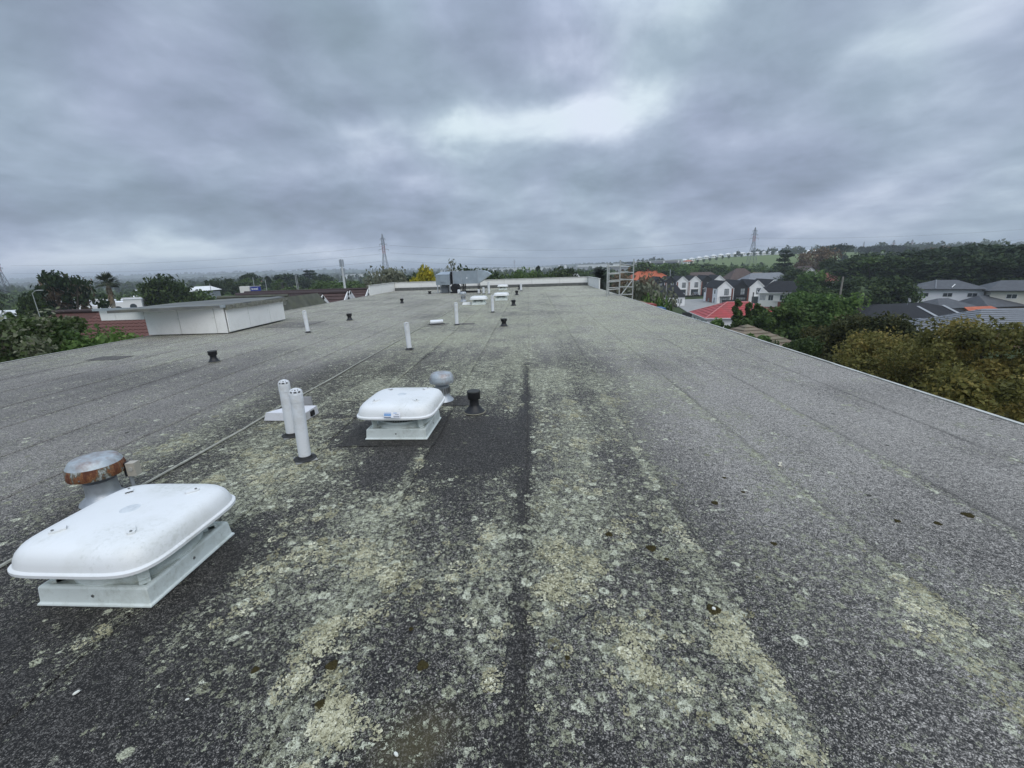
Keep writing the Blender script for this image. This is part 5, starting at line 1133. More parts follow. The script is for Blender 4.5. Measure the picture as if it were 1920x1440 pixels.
p = (57.86, 205.00, -5.51); hip_house('house', 'house with orange tile roof left of the rear terrace', (p[0] + 1, 222, GZ + 2.2), 20, 12, 4.2, 4.2, R(5), OFFW, ORANGE, [('f', -3, 2, 2, 1.3, 1, WFRAME, GLASS)], chimney=(0, 0, 8.2, BRICK), ridge=5)
p = (43.00, 160.00, -5.92); t = thing('house', 'small brown gabled house end behind the straggly tree', 'house', (p[0], 172, GZ + .3)); MB().use(OFFW).box((0, 0, 2.4), (8, 8, 5.6)).build('wall', t); mb = MB().use(SLATE); gable_roof(mb, 8, 8, 5.2, 2.6, .5); mb.build('roof', t)
# right hand houses
p = (97.48, 105.00, -6.14); zz2 = GZ + .3
WN = lambda u, z=None: ('f', u, z or 5.0, 1.7, .95, 1, WFRAME, GLASS)
t = hip_house('two_storey_house', 'white two storey house with grey hip roof and three upper windows', (p[0] + 2.2, 109, zz2), 11.4, 9, 6.3, 1.9, R(-30), WBOARD, SLATE, [WN(-4.3), WN(-.2), WN(3.9)], .8, ridgecap=None, ridge=1.8)
MB().use(GREYT).tube((-1.8, -.3, 8.2), (-2.6, -5.2, 6.42), .13, n=6).build('flue_pipe', t); MB().use(WFRAME).tube((.2, -4.6, 6.7), (1.0, -3.0, 7.3), .10, n=6).build('vent_pipe', t)
def low_hip(name, label, x, y, w, d, h, r, rz, m, wm=BRICKB, **k): return hip_house(name, label, (x, y, GZ + .2), w, d, h, r, rz, wm, m, **k)
low_hip('lean_to_roof', 'grey lower hip roof wing at the left of the white two storey house', p[0] - 5.4, 100.5, 8.5, 7, 3.0, 1.8, R(6), SLATE, ridge=1.2)
low_hip('lean_to_roof', 'grey lower hip roof wing at the right of the white two storey house', p[0] + 7.5, 101, 14, 7.5, 3.0, 2.2, R(6), SLATE, ridge=5.5)
p = (108.52, 98.00, -10.08)
t = hip_house('two_storey_house', 'cream two storey house cut by the right edge of the picture', (p[0] + 1.0, 101, zz2), 13, 9, 6.1, 2.0, R(-28), BEIGE, SLATE, [('f', -3.2, 4.9, 1.7, 1.0, 1, WFRAME, GLASS), ('f', 3, 4.9, 2, 1.0, 1, WFRAME, GLASS)], .8, ridge=4)
p = (72.22, 84.00, -7.84)
t = hip_house('bungalow', 'long black roofed brick bungalow with a satellite dish on its roof', (p[0] + 2.0, 90, GZ + .2), 25, 11, 2.7, 2.3, R(7), BRICKB, CHAR, [('f', -2.5, 1.6, 2.2, 1.2, 1, WFRAME, GLASS), ('f', 3.8, 1.5, 1.8, 1.2, 1, WFRAME, CURT), ('f', 6.4, 1.5, 1.8, 1.2, 1, WFRAME, GLASS), ('f', -7, 1.6, 2.0, 1.2, 1, WFRAME, GLASS)], .6, GREYT, ridge=5.5)
for x in (2.2, 7.6): MB().use(mat('valley_metal', (.30, .31, .32), .5)).slab([(x - .35, -6.0, 2.90), (x + .35, -6.0, 2.90), (x + .55, -1.6, 4.55), (x - .05, -1.6, 4.55)], .03).build('valley_flashing', t)
t2 = thing('satellite_dish', 'grey satellite dish on the black bungalow roof', 'satellite dish', (72.60, 86.00, -6.81)); MB().use(GREYT, True).lathe([(0, 0), (.25, .03), (.45, .12), (.44, .14), (.25, .05), (0, .02)], n=20).build('dish', t2).rotation_euler = (R(70), 0, R(25))
MB().use(GALV).tube((0, .1, -.9), (0, .05, 0), .04).build('mast', t2)
p = (60.61, 64.00, -7.61)
low_hip('bungalow', 'striped grey tile roof seen between the bronze and olive trees', p[0] + .2, 69, 7.4, 8.0, 2.5, 2.3, R(-16), GREYT, ridge=.6, courses=11)
p = (71.32, 66.00, -8.52)
t = low_hip('bungalow', 'brick bungalow with grey tile roof at the right edge', p[0] + 7.5, 74, 17, 11, 2.9, 2.5, R(-6), GREYT, ridge=4, courses=10, wins=[('f', -3.6, 1.7, 2.4, 1.4, 2, WFRAME, GLASS), ('f', 1.6, 1.7, 2.0, 1.3, 1, WFRAME, GLASS), ('f', -7, 1.7, 1.6, 1.3, 1, WFRAME, CURT)])
p = (87.04, 84.00, -7.94); t = thing('tarpaulin_roof', 'orange tarpaulin slung over a low roof at the right', 'tarpaulin', (p[0], 86, GZ + .2)); MB().use(ORANGE).slab([(-3.6, -2.2, 3.0), (3.4, -2.2, 3.0), (2.8, 1.8, 4.3), (-2.2, 1.8, 4.2)], .08).build('sheet', t); MB().use(FRAME).box((0, 0, 1.4), (6.4, 3.4, 2.9)).build('shed', t)
p = (21.78, 40.00, -4.29)
hip_house('house', 'old mossy brown hip roof just over the right roof edge', (p[0] + .6, 45, GZ + .2), 8.2, 8.0, 5.7, 2.3, R(14), BEIGE, OLDT, (), .5, ridge=.05, courses=9)
p = (110.66, 178.00, -1.25); t = thing('house', 'white gable of a house high on the right slope', 'house', (p[0], 182, GZ + 4)); MB().use(OFFW).box((0, 0, 1.0), (8, 8, 6)).build('wall', t)
mb = MB().use(BROWNT); gable_roof(mb, 8, 8, 4.0, 3.4, .5); mb.build('roof', t); MB().use(WBOARD).prism([(-3.7, -4.1), (3.7, -4.1), (3.7, -4.0), (-3.7, -4.0)], 3.0, 4.0).build('gable_board', t); b = MB().use(WBOARD); b.add([(-3.9, -4.06, 4.0), (3.9, -4.06, 4.0), (0, -4.06, 7.1), (-3.9, -3.9, 4.0), (3.9, -3.9, 4.0), (0, -3.9, 7.1)], [(0, 1, 2), (5, 4, 3)]); b.build('gable', t)
for (q, lab) in (((98.98, 150.00, -3.52), 'left red roofed house with white verandah on the right slope'), ((103.56, 152.00, -3.34), 'right pinkish red roofed house on the right slope')):
    hip_house('house', lab, (q[0], q[1], GZ + 3), 6.4, 6, 4.0, 2.6, R(10), OFFW, mat('faded_red_iron', (.30, .10, .085), .6, .2, .5), [('f', -1.5, 2.6, 1.4, 1.4, 1, WFRAME, GLASS), ('f', 1.2, 2.6, 1.4, 1.4, 1, WFRAME, GLASS)], ridge=.6)
# clipped hedge
hp = (61.98, 84.00, -6.27); P = RNG.uniform(-.5, .5, (9000, 3)) * np.array([9.5, 2.2, 3.6]); tag(link('hedge', leaf_mesh('hedge', P, .16, F_PINE, seed=4), None, (hp[0], 86, GZ + 1.9)), 'clipped dark green hedge right of the leaning pole', 'hedge')
tag(MB().use(WBOARD).box((0, 0, 1.3), (3.4, 3, 2.6)).build('garden_shed', None, ((67.49, 96.00, -5.41)[0], 97, GZ + .2)), 'small white shed roof behind the hedge', 'shed')

# ---------------------------------------------------------------- left: neighbouring tiled roofs
REDT = mat('red_clay_tile', (.115, .048, .037), .8, .25, 3, dirt=(.085, .055, .045), dscale=2, damt=.5)
rp = (-24.86, 24.00, -0.32); t = thing('tiled_building', 'neighbouring block with red tile roof seen left of the raised roof', 'building', (rp[0], 25.5, GZ), R(2))
zr = rp[2] - GZ; MB().use(BRICKB).box((0, 2.4, (zr - 2.4) / 2), (13, 8.5, zr - 2.4)).build('wall', t)
mb = MB().use(mat('under_tile', (.08, .035, .028), .9)); mb.slab([(-7, -3.8, zr - 3.0), (7, -3.8, zr - 3.0), (7, 2.4, zr - .08), (-7, 2.4, zr - .08)], .1); mb.slab([(-7, 7.8, zr - 2.6), (7, 7.8, zr - 2.6), (7, 2.4, zr - .08), (-7, 2.4, zr - .08)], .1); rf = mb.build('roof', t)
tm = MB().use(REDT, True); K = 6
vs = []; 
for j, (yy, lift) in enumerate(((0, .035), (.40, .0))):
    for i in range(K + 1): u = i / K; vs.append((u * .33, yy, lift + .028 * math.sin(u * 2 * math.pi) + .03))
for i in range(K + 1): vs.append((i / K * .33, 0, .0))
tm.add(vs, [(i, i + 1, K + 2 + i, K + 1 + i) for i in range(K)] + [(2 * K + 2 + i, 2 * K + 3 + i, i + 1, i) for i in range(K)]); tme = tm.mesh('tile')
sl = math.atan2(2.92, 6.2); ca_, sa_ = math.cos(sl), math.sin(sl)
for r_ in range(11):
    for c_ in range(24):
        s = .1 + r_ * .385 + 2.4; o = link('tile', tme, rf, (-2.2 + c_ * .33 - 1.6 + 0, -3.8 + s * ca_, zr - 3.0 + s * sa_ + .01)); o.rotation_euler = (sl, 0, 0)
MB().use(mat('dark_ridge', (.05, .035, .035), .8), True).tube((-7, 2.4, zr + .02), (7, 2.4, zr + .02), .13, n=8).build('ridge_cap', rf)
# row of brown tiled gables beyond the left edge: white barge boards at their ends
BT = mat('dark_brown_tile', (.075, .046, .042), .8, .22, 2.5)
def gable_row(peak, length, rise, half, label, n=12):
    px_, y_, z_ = peak; t = thing('tiled_gable', label, 'building', (px_, y_, GZ), 0, 'brown tiled gables beside the left roof edge'); zr = z_ - GZ
    MB().use(OFFW).prism([(-length, -half + .2), (-.3, -half + .2), (-.3, half - .2), (-length, half - .2)], -.3, zr - rise).build('wall', t)
    mb = MB().use(BT)
    for s in (-1, 1):
        for i in range(n):   # stepped tile courses
            a, b = i / n, (i + 1) / n; mb.slab([(-length, s * half * a, zr - rise * a + .035), (0, s * half * a, zr - rise * a + .035), (0, s * half * (b + .01), zr - rise * b + .06), (-length, s * half * (b + .01), zr - rise * b + .06)], .05)
    rf = mb.build('roof', t); MB().use(mat('dark_ridge', (.05, .035, .035), .8), True).tube((-length, 0, zr + .06), (.02, 0, zr + .06), .12, n=8).build('ridge_cap', rf)
    for s in (-1, 1): MB().use(WFRAME).slab([(.0, 0, zr + .12), (.07, 0, zr + .12), (.07, s * (half + .1), zr - rise + .05), (0, s * (half + .1), zr - rise + .05)], .26).build('barge_board', t)
    g = MB().use(OFFW); g.add([(-.3, -half, zr - rise), (-.3, half, zr - rise), (-.3, 0, zr - .05)], [(0, 1, 2)]); g.build('gable_wall', t)
gable_row((-11.90, 24.50, 0.36), 3.8, 2.6, 3.4, 'nearest brown tiled gable with white barge boards')
gable_row((-12.74, 30.00, 0.27), 8, 2.6, 3.4, 'middle brown tiled gable of the row, behind the nearest')
gable_row((-13.82, 33.00, 0.20), 9, 2.6, 3.4, 'brown tiled gable close behind the middle one')
gable_row((-14.61, 39.00, 0.09), 11.5, 2.6, 3.6, 'farthest brown tiled gable of the row')
p = (-11.88, 21.00, 0.61); t = thing('mossy_hip_roof', 'mossy grey green shingle roof right of the raised panelled roof', 'building', (p[0], p[1], GZ)); zr = p[2] - GZ
MB().use(OFFW).box((-1.6, 1.6, (zr - 1.8) / 2), (4.0, 4.6, zr - 1.8)).build('wall', t)
SH = mat('mossy_shingle', (.085, .088, .070), .9, .3, 2, dirt=(.11, .12, .07), dscale=1.5, damt=.7); mb = MB().use(SH)
for i in range(9):
    a, b = i / 9, (i + 1) / 9; mb.slab([(-3.6, -3.2 * a, -1.9 * a + zr + .02), (0 + .9 * a, -3.2 * a, -1.9 * a + zr + .02), (.9 * b, -3.2 * b, -1.9 * b + zr + .05), (-3.6, -3.2 * b, -1.9 * b + zr + .05)], .05)
mb.slab([(0, 0, zr), (.9, -3.2, zr - 1.9), (1.0, 4, zr - 1.9), (0, 3, zr)], .06); mb.build('roof', t); MB().use(SH, True).tube((-3.6, 0, zr + .03), (0, 0, zr + .03), .10, n=6).build('ridge_cap', t)
# white arched house, low houses and street on the left
p = (-75.66, 72.00, -3.42); t = thing('arched_house', 'white house with arched window openings behind the ragged pine', 'house', (p[0] - 1.5, 76, GZ + .2), R(36)); zt = p[2] - GZ + .9
ap = MB().use(WBOARD)
for x0, x1, top in ((-7.5, -5.2, .7), (-3.6, -2.2, .5), (-1.2, 0.6, .3), (.6, 2.4, -.1), (2.4, 5.0, .35)): ap.b2((x0, -.2, 0), (x1, 6, zt + top))
ap.b2((-7.5, .8, 0), (5, 6, zt - .6)); ap.build('wall', t)
for x, w_, z in ((-.3, 1.1, -1.2), (1.5, 1.2, -1.4), (3.7, 1.0, -1.0)):
    a = MB().use(GLASS); n = 10; a.add([(x - w_ / 2, -.23, zt + z - .9), (x + w_ / 2, -.23, zt + z - .9)] + [(x + w_ / 2 * math.cos(math.pi * i / n), -.23, zt + z + w_ / 2 * math.sin(math.pi * i / n)) for i in range(n + 1)], [tuple(range(n + 3))]); a.build('arched_window', t)
for x0, x1 in ((-7.6, -5.1), (-1.3, .7), (2.3, 5.1)): MB().use(WFRAME).box(((x0 + x1) / 2, -.2, zt + .55), (x1 - x0, .5, .2)).build('cornice', t)
tag(MB().use(mat('warm_pole_lamp', (.45, .32, .05), .6)).tube((0, 0, 0), (0, 0, 9.0), .06, .05).lathe([(.1, 8.8), (.45, 8.9), (.35, 9.8), (0, 10.1)], n=10).build('yellow_sign_post', None, ((-82.52, 80.00, -1.01)[0], 80, GZ)), 'post with a yellow diamond shaped top left of the fan palm', 'post')

# ---------------------------------------------------------------- scaffold tower
AL = mat('scaffold_alloy', (.50, .51, .48), .4, .1, 6, metal=.45)
t = thing('scaffold_tower', 'aluminium scaffold tower standing outside the right roof edge', 'scaffold', (5.35, 24.0, 0))
pa, pb, pc = (4.12, 23.40, 0.32), (4.87, 23.90, 0.27), (5.89, 25.20, 0.17)
posts = [(q[0] - 5.35, q[1] - 24.0) for q in (pa, pb, pc)]; posts.append((posts[0][0] + .35, posts[0][1] + 1.5))
for (x, y), top in zip(posts, (1.72, 1.86, 1.92, 1.66)): MB().use(AL, True).tube((x, y, GZ + .05), (x, y, top), .035, n=8).build('upright', t)
lv = [1.55, 1.16, .76, .36, -.05, -.45]
for i, z in enumerate(lv):
    MB().use(AL, True).tube((posts[0][0], posts[0][1], z), (posts[1][0], posts[1][1], z), .03, n=6).build('rung', t)
    MB().use(AL, True).tube((posts[1][0], posts[1][1], z + .12), (posts[2][0], posts[2][1], z + .0), .026, n=6).build('ledger', t)
    MB().use(AL, True).tube((posts[3][0], posts[3][1], z + .02), (posts[2][0], posts[2][1], z + .02), .026, n=6).build('rung', t)
    if i < 2: MB().use(AL, True).tube((posts[0][0], posts[0][1], z + .05), (posts[3][0], posts[3][1], z + .05), .026, n=6).build('guard_rail', t)
MB().use(AL, True).tube((posts[1][0], posts[1][1], -.1), (posts[2][0], posts[2][1], .8), .025, n=6).build('brace', t)
MB().use(mat('deck_ply', (.20, .13, .08), .8)).b2((.1, .6, -.62), (1.5, 2.8, -.56)).build('deck', t)
tag(MB().use(mat('red_tarp', (.25, .045, .035), .7, .2)).box((0, 0, 0), (1.5, .9, .34)).build('red_tarp', None, (5.75, 22.9, -.55)), 'dull red sheet folded at the foot of the scaffold by the roof edge', 'tarpaulin')
tag(MB().use(mat('blue_tarp', (.04, .11, .26), .6, .2)).box((0, 0, 0), (.7, .8, .34)).build('blue_tarp', None, (6.0, 20.8, -.55)), 'blue sheet bundle right of the red one at the roof edge', 'tarpaulin')

# ---------------------------------------------------------------- poles and lamps
POLE = mat('grey_timber_pole', (.24, .22, .19), .9, .2, 2); STEELP = mat('steel_pole', (.36, .38, .38), .5, .1, 2)
def pole(name, label, cat, base, top, r=.14, m=POLE, arm=None, white=False):
    t = thing(name, label, cat, (base[0], base[1], GZ), 0); h = top[2] - GZ
    MB().use(m, True).tube((0, 0, -.2), (top[0] - base[0], 0, h), r, r * .7, 9).build('shaft', t)
    if white: MB().use(WFRAME, True).tube((0, 0, 2.4), (0, 0, 4.2), r * 1.25, r * 1.2, 9).build('white_band', t)
    if arm: MB().use(m, True).path([(top[0] - base[0], 0, h - .1), (top[0] - base[0] + arm * .5, 0, h + .25), (top[0] - base[0] + arm, 0, h + .3)], [.05, .045, .04], 6).build('arm', t); MB().use(STEELP).box((top[0] - base[0] + arm * 1.2, 0, h + .3), (.7, .25, .12)).build('lamp_head', t)
    return t
pole('street_lamp', 'bent street lamp on the left before the dark hedge tree', 'street lamp', (-65.44, 55.00, -1.87), (-65.59, 55.00, 0.29), .055, STEELP, 1.0)
pole('utility_pole', 'pale concrete pole before the charcoal roofed cottage', 'pole', (34.09, 110.00, -9.03), (33.99, 110.00, -3.41), .15, mat('concrete_pole', (.36, .35, .33), .8))
pole('utility_pole', 'dark pole standing up in front of the red roof', 'pole', (36.31, 72.00, -7.08), (36.23, 72.00, -3.48), .13, mat('dark_pole', (.10, .10, .10), .8))
pole('utility_pole', 'tall timber pole with a white band right of the green tree', 'pole', (55.40, 80.00, -5.79), (55.47, 80.00, -1.80), .20, POLE, None, True)
pole('lamp_post', 'thin light pole nearest the blue sign, left', 'lamp post', (-96.98, 150.00, -3.69), (-96.48, 150.00, 0.85), .14, STEELP)
pole('lamp_post', 'thin light pole right of the blue sign', 'lamp post', (-92.37, 150.00, -3.82), (-92.23, 150.00, 0.00), .14, STEELP)
pole('lamp_post', 'left of two leaning light poles in the middle left trees', 'lamp post', (-86.71, 160.00, -2.19), (-86.73, 160.00, 1.28), .16, STEELP)
pole('lamp_post', 'right of two leaning light poles in the middle left trees', 'lamp post', (-86.10, 160.00, -2.21), (-86.23, 160.00, 0.69), .12, STEELP)
pole('lamp_post', 'thin pole right of the white marquee', 'lamp post', (-90.06, 120.00, -4.19), (-89.98, 120.00, -0.35), .10, STEELP)
pole('lamp_post', 'thin pole left of the white marquee', 'lamp post', (-96.83, 120.00, -4.90), (-96.67, 120.00, -1.63), .10, STEELP)
pole('lamp_post', 'thin grey pole left of the terraces above the orange roof', 'lamp post', (64.95, 205.00, -6.43), (64.63, 205.00, -1.67), .2, STEELP)
t = pole('cell_mast', 'white cell mast with antenna panels above the brown gables', 'mast', (-50.39, 118.00, -2.56), (-50.65, 118.00, 3.10), .38, mat('mast_white', (.62, .64, .64), .5))
mt = (-50.65, 118.00, 3.10); mx_ = mt[0] - (-50.39, 118.00, -2.56)[0]
for i in range(3):
    for k in range(2): MB().use(GALV).box((mx_ + .45 * math.cos(i * 2.1), .45 * math.sin(i * 2.1), mt[2] - GZ + .9 - k * 2.3), (.34, .2, 1.9)).build('antenna', t)
MB().use(GALV, True).tube((mx_, 0, mt[2] - GZ - 2), (mx_, 0, mt[2] - GZ + 2.0), .14).build('headframe', t)
# red road sign in the distance etc. are too small; blue shop sign
bp_ = (-77.53, 120.00, -2.32); t = thing('shop_sign', 'blue shop sign with white lettering on a pale box building', 'sign', (bp_[0], 120, bp_[2]), R(22))
MB().use(OFFW).box((-2.2, .8, .1), (2.4, 2.2, 1.75)).build('box', t)
s = MB().use(mat('sign_blue', (.012, .030, .26), .4, .08)).box((.45, .3, .02), (2.5, .35, 1.75)).build('board', t)
MB().use(WFRAME).box((.45, .12, .92), (2.6, .1, .09)).build('top_rail', t); MB().use(mat('sign_line', (.30, .36, .68), .4)).box((.45, .11, -.62), (2.3, .05, .09)).build('stripe', t)
L_ = MB().use(WFRAME)
for i, (u, hh, w_) in enumerate(((-.95, .62, .12), (-.72, .40, .16), (-.47, .46, .10), (-.22, .42, .20), (.03, .46, .12), (.28, .42, .20), (.52, .62, .10))): L_.box((.45 + u, .115, .12 + (hh - .42) / 2), (w_, .03, hh))
for u in (-.82, -.35, .15): L_.box((.45 + u, .115, .30), (.22, .03, .09))
L_.build('lettering', t); MB().use(GALV).box((.0, .5, -4), (.3, .3, 6.4)).build('post', t)

# ---------------------------------------------------------------- vehicles
def car(name, label, loc, rz, col, van=False):
    t = thing(name, label, 'van' if van else 'car', loc, rz); l, w = 4.3, 1.75; hb = .95 if not van else 1.1; ht_ = 1.5 if not van else 1.95
    pr = [(-2.15, .35), (-2.15, .75), (-1.95, hb - .02), (-1.05, hb + .03), (-.45, ht_ - .05), (1.2, ht_), (1.95, hb + .08), (2.13, hb - .1), (2.15, .35)]
    mb = MB().use(col, True); n = len(pr)
    mb.add([(x, -w / 2 * (1 if z < hb + .1 else .86), z) for x, z in pr] + [(x, w / 2 * (1 if z < hb + .1 else .86), z) for x, z in pr], [tuple(range(n)), tuple(range(2 * n - 1, n - 1, -1))] + [(i, n + i, n + (i + 1) % n, (i + 1) % n) for i in range(n)]); b = mb.build('body', t)
    g = MB().use(GLASS)
    for s in (-1, 1): g.add([(-.85, s * (w / 2 * .93 + .01), hb + .10), (1.65, s * (w / 2 * .93 + .01), hb + .12), (1.1, s * (w / 2 * .86 + .012), ht_ - .08), (-.42, s * (w / 2 * .86 + .012), ht_ - .12)], [(0, 1, 2, 3)])
    g.build('side_glass', t)
    g = MB().use(GLASS); g.add([(-1.06, -.72, hb + .07), (-1.06, .72, hb + .07), (-.52, .64, ht_ - .1), (-.52, -.64, ht_ - .1)], [(0, 1, 2, 3)]); g.build('windscreen', t)
    for x in (-1.35, 1.3):
        for s in (-1, 1):
            wh = MB().use(RUBBER, True).tube((x, s * .66, .32), (x, s * .89, .32), .32, n=16).build('wheel', t); MB().use(GALV, True).tube((x, s * .885, .32), (x, s * .90, .32), .19, n=12).build('rim', wh)
    for s in (-1, 1): MB().use(WFRAME).box((-2.14, s * .6, .72), (.06, .35, .16)).build('headlight', t)
    return t
CARW = mat('white_car_paint', (.72, .73, .74), .25, .03, 1, spec=.6); CARD = mat('dark_car_paint', (.03, .032, .036), .25, .1, 1, spec=.6)
q = (60.78, 176.00, -11.43); car('parked_car', 'white car parked before the rear terrace beside the cottage', (q[0], 176, GZ + 1.0), R(75), CARW)
q = (67.50, 180.00, -11.67); car('parked_car', 'dark car parked under the rear terrace right of the white one', (q[0], 180, GZ + 1.0), R(80), CARD)
q = (14.76, 150.00, -1.71); t = car('parked_van', 'white van beyond the end wall, left of the date palm', (q[0], 150, q[2] - 1.4), R(20), CARW, True)

# ---------------------------------------------------------------- pylons and their wires
PYL = mat('pylon_steel', (.16, .17, .18), .6, .1, 1, metal=.4); PYR = mat('pylon_red', (.30, .12, .11), .6, .1, 1)
def pylon(loc, top, label, base=4.2, r=.16, group='lattice pylons of the power line', arms=(.70, .80, .90), rz=0):
    z0 = gz1(loc[0], loc[1]); h = top - z0; t = thing('pylon', label, 'pylon', (loc[0], loc[1], z0), rz, group)
    def half(z):
        k = z / h; return base * (1 - k / .62) + 1.05 * k / .62 if k < .62 else max(.10, 1.05 - .95 * max(0, (k - .86) / .14) - .15 * (k - .62))
    lv = [0, .16, .30, .42, .53, .62, .70, .78, .86, .93, 1.0]
    mb = MB().use(PYL); mr = MB().use(PYR)
    for i in range(len(lv) - 1):
        a, b = lv[i] * h, lv[i + 1] * h; ha, hb = half(a), half(b); m_ = mr if i in (5, 6) else mb
        ca = [(ha, ha), (-ha, ha), (-ha, -ha), (ha, -ha)]; cb = [(hb, hb), (-hb, hb), (-hb, -hb), (hb, -hb)]
        for k in range(4):
            n = (k + 1) % 4
            m_.tube((*ca[k], a), (*cb[k], b), r, n=4); m_.tube((*ca[k], a), (*cb[n], b), r * .55, n=3); m_.tube((*ca[n], a), (*cb[k], b), r * .55, n=3); m_.tube((*cb[k], b), (*cb[n], b), r * .6, n=3)
    mb.build('lattice', t); mr.build('painted_lattice', t)
    for k in arms:
        z = k * h; w = 4.6 - 2.2 * (k - arms[0]) / .2; am = MB().use(PYL)
        for s in (-1, 1):
            for y in (-.6, .6): am.tube((s * .7, y, z), (s * w, 0, z + .3), r * .7, n=3); am.tube((s * .7, y, z + 1.2), (s * w, 0, z + .35), r * .5, n=3)
        a = am.build('cross_arm', t)
        for s in (-1, 1): MB().use(PYL).tube((s * w, 0, z + .3), (s * w, 0, z - 1.3), .14, n=5).build('insulator', a)
    return t
P1 = (-540.27, 430.00, -7.98); P2 = (-137.77, 420.00, -0.57); P3 = (245.51, 500.00, -1.77)
T1 = (-532.21, 430.00, 28.23)[2]; T2 = (-133.82, 420.00, 35.29)[2]; T3 = (241.82, 500.00, 35.00)[2]
pylon(P1, T1, 'lattice pylon at the left edge of the skyline', 4.4, .24); pylon(P2, T2, 'lattice pylon in the middle, behind the sparse pale trees'); pylon(P3, T3, 'lattice pylon on the right above the green park')
for p, ty, lab in (((1015.56, 1400.00, 0.73), (1007.97, 1400.00, 42.77)[2], 'small far pylon between brown tree and windswept pine'), ((787.38, 1000.00, 4.63), (781.90, 1000.00, 32.31)[2], 'small far pylon by the misty tree row'), ((825.47, 1000.00, 3.43), (819.48, 1000.00, 32.18)[2], 'rightmost small far pylon in the misty tree row'), ((-49.31, 1500.00, -16.06), (-48.12, 1500.00, 25.72)[2], 'tiny far pylon over the middle of the end wall')):
    pylon(p, ty, lab, 3.4, .2)
WIRE = mat('power_wire', (.10, .105, .11), .5)
def wire(a, b, sag, label, r=.075):
    a, b = Vector(a), Vector(b); pts = []
    for i in range(25):
        u = i / 24; q = a.lerp(b, u); q.z -= sag * 4 * u * (1 - u); pts.append(q)
    tag(MB().use(WIRE).path(pts, [r] * 25, 4).build('power_line'), label, 'power line', 'high voltage wires across the sky')
W1 = ((-526.15, 430.00, 18.17), (-528.97, 430.00, 10.38), (-531.62, 430.00, 3.04)); W2 = ((-139.17, 420.00, 23.98), (-139.94, 420.00, 17.22), (-140.71, 420.00, 10.40)); W2b = ((-131.91, 420.00, 24.71), (-131.61, 420.00, 17.93), (-131.36, 420.00, 10.60)); W3 = ((239.17, 500.00, 23.59), (239.55, 500.00, 15.27), (239.73, 500.00, 8.56)); W3b = ((247.08, 500.00, 23.88), (248.63, 500.00, 15.53), (250.00, 500.00, 8.80)); W4 = ((527.75, 470.00, 23.93), (530.73, 470.00, 13.81), (532.83, 470.00, 6.66))
for nm, A, B, sg, k in (('left span', W1, W2, 4.5, 'left'), ('middle span', W2b, W3, 8.0, 'mid'), ('right span', W3b, W4, 4.0, 'right')):
    for lvl, (a, b) in zip(('top', 'middle', 'bottom'), zip(A, B)): wire(a, b, sg, '%s wire of the %s of high voltage line' % (lvl, nm))

# ---------------------------------------------------------------- the town further out
def block(name, label, px_p, w, d, h, m, roofm=None, cat='building', group=None, win=False, pitched=False):
    x, y, _ = px_p; z = gz1(x, y); t = thing(name, label, cat, (x, y, z), 0, group)
    MB().use(m).box((0, 0, h / 2 - .5), (w, d, h + 1)).build('wall', t)
    if pitched: mb = MB().use(roofm or GREYT); hip_roof(mb, w, d, h, min(w, d) * .22, .5); mb.build('roof', t)
    else: MB().use(roofm or WFRAME).box((0, 0, h + .2), (w + .8, d + .8, .4)).build('roof', t)
    if win:
        for i in range(max(2, int(w / 9))): MB().use(GLASS).box((-w / 2 + w * (i + .5) / max(2, int(w / 9)), -d / 2 - .05, h * .5), (w / max(2, int(w / 9)) * .6, .1, h * .35)).build('window', t)
    return t
WH = mat('warehouse_white', (.66, .68, .69), .6, .05, .05); CO = mat('precast_grey', (.30, .31, .33), .8, .1, .05); DKG = mat('dark_glazing', (.06, .07, .085), .3)
block('warehouse', 'long pale warehouse roof on the left of the far flats', (-334.21, 900.00, -10.58), 90, 40, 9, WH)
block('warehouse', 'long white warehouse strip beyond the end wall, left', (-167.45, 1500.00, -9.02), 260, 60, 9, WH); block('warehouse', 'white warehouse strip in the middle of the far flats', (-11.05, 1300.00, -2.51), 150, 60, 10, WH); block('warehouse', 'thin white warehouse strip furthest away in the middle', (-108.01, 1900.00, -6.11), 220, 60, 9, CO, WH)
block('warehouse', 'pale warehouse right of the two white silos', (122.50, 1100.00, -3.29), 45, 30, 9, CO, WH); block('warehouse', 'long white warehouse behind the date palm', (183.52, 1200.00, 0.28), 110, 40, 10, WH)
for px_, lab in (((60.99, 900.00, -1.20), 'left of two white silos on the far flats'), ((72.83, 900.00, -1.56), 'right of two white silos on the far flats')):
    z = gz1(px_[0], px_[1]); tag(MB().use(WH, True).lathe([(3.0, -1), (3.0, 13), (2.2, 14.4), (0, 15)], n=20).build('silo', None, (px_[0], px_[1], z)), lab, 'silo', 'pair of white silos')
q = (114.64, 420.00, 3.51); t = block('office_building', 'long office building with white fins behind the scaffold', (q[0] + 4, 430, 0), 44, 26, 15.6, CO, WH, win=False)
for i in range(3): MB().use(DKG).box((-12.5 + i * 12.5, -13.1, 12.2), (11, .2, 3.6)).build('window_band', t)
for x in (-19.5, -6.3, 6.3, 19.5): MB().use(WFRAME).box((x, -13.4, 7.8), (1.2, .8, 15.4)).build('fin', t)
q = (89.62, 380.00, -0.15); block('office_building', 'low white roofed annexe left of the finned office building', (q[0], 385, 0), 40, 18, 11.5, CO, WH)
block('bungalow', 'white house left above the end wall', (3.32, 140.00, -1.51), 7, 6, 13.5 - 6.5, OFFW, WFRAME, 'house', pitched=True); block('bungalow', 'peach walled house above the end wall', (6.62, 135.00, -1.81), 8, 6, 6.4, mat('peach_render', (.42, .24, .18), .8), BROWNT, 'house', pitched=True)
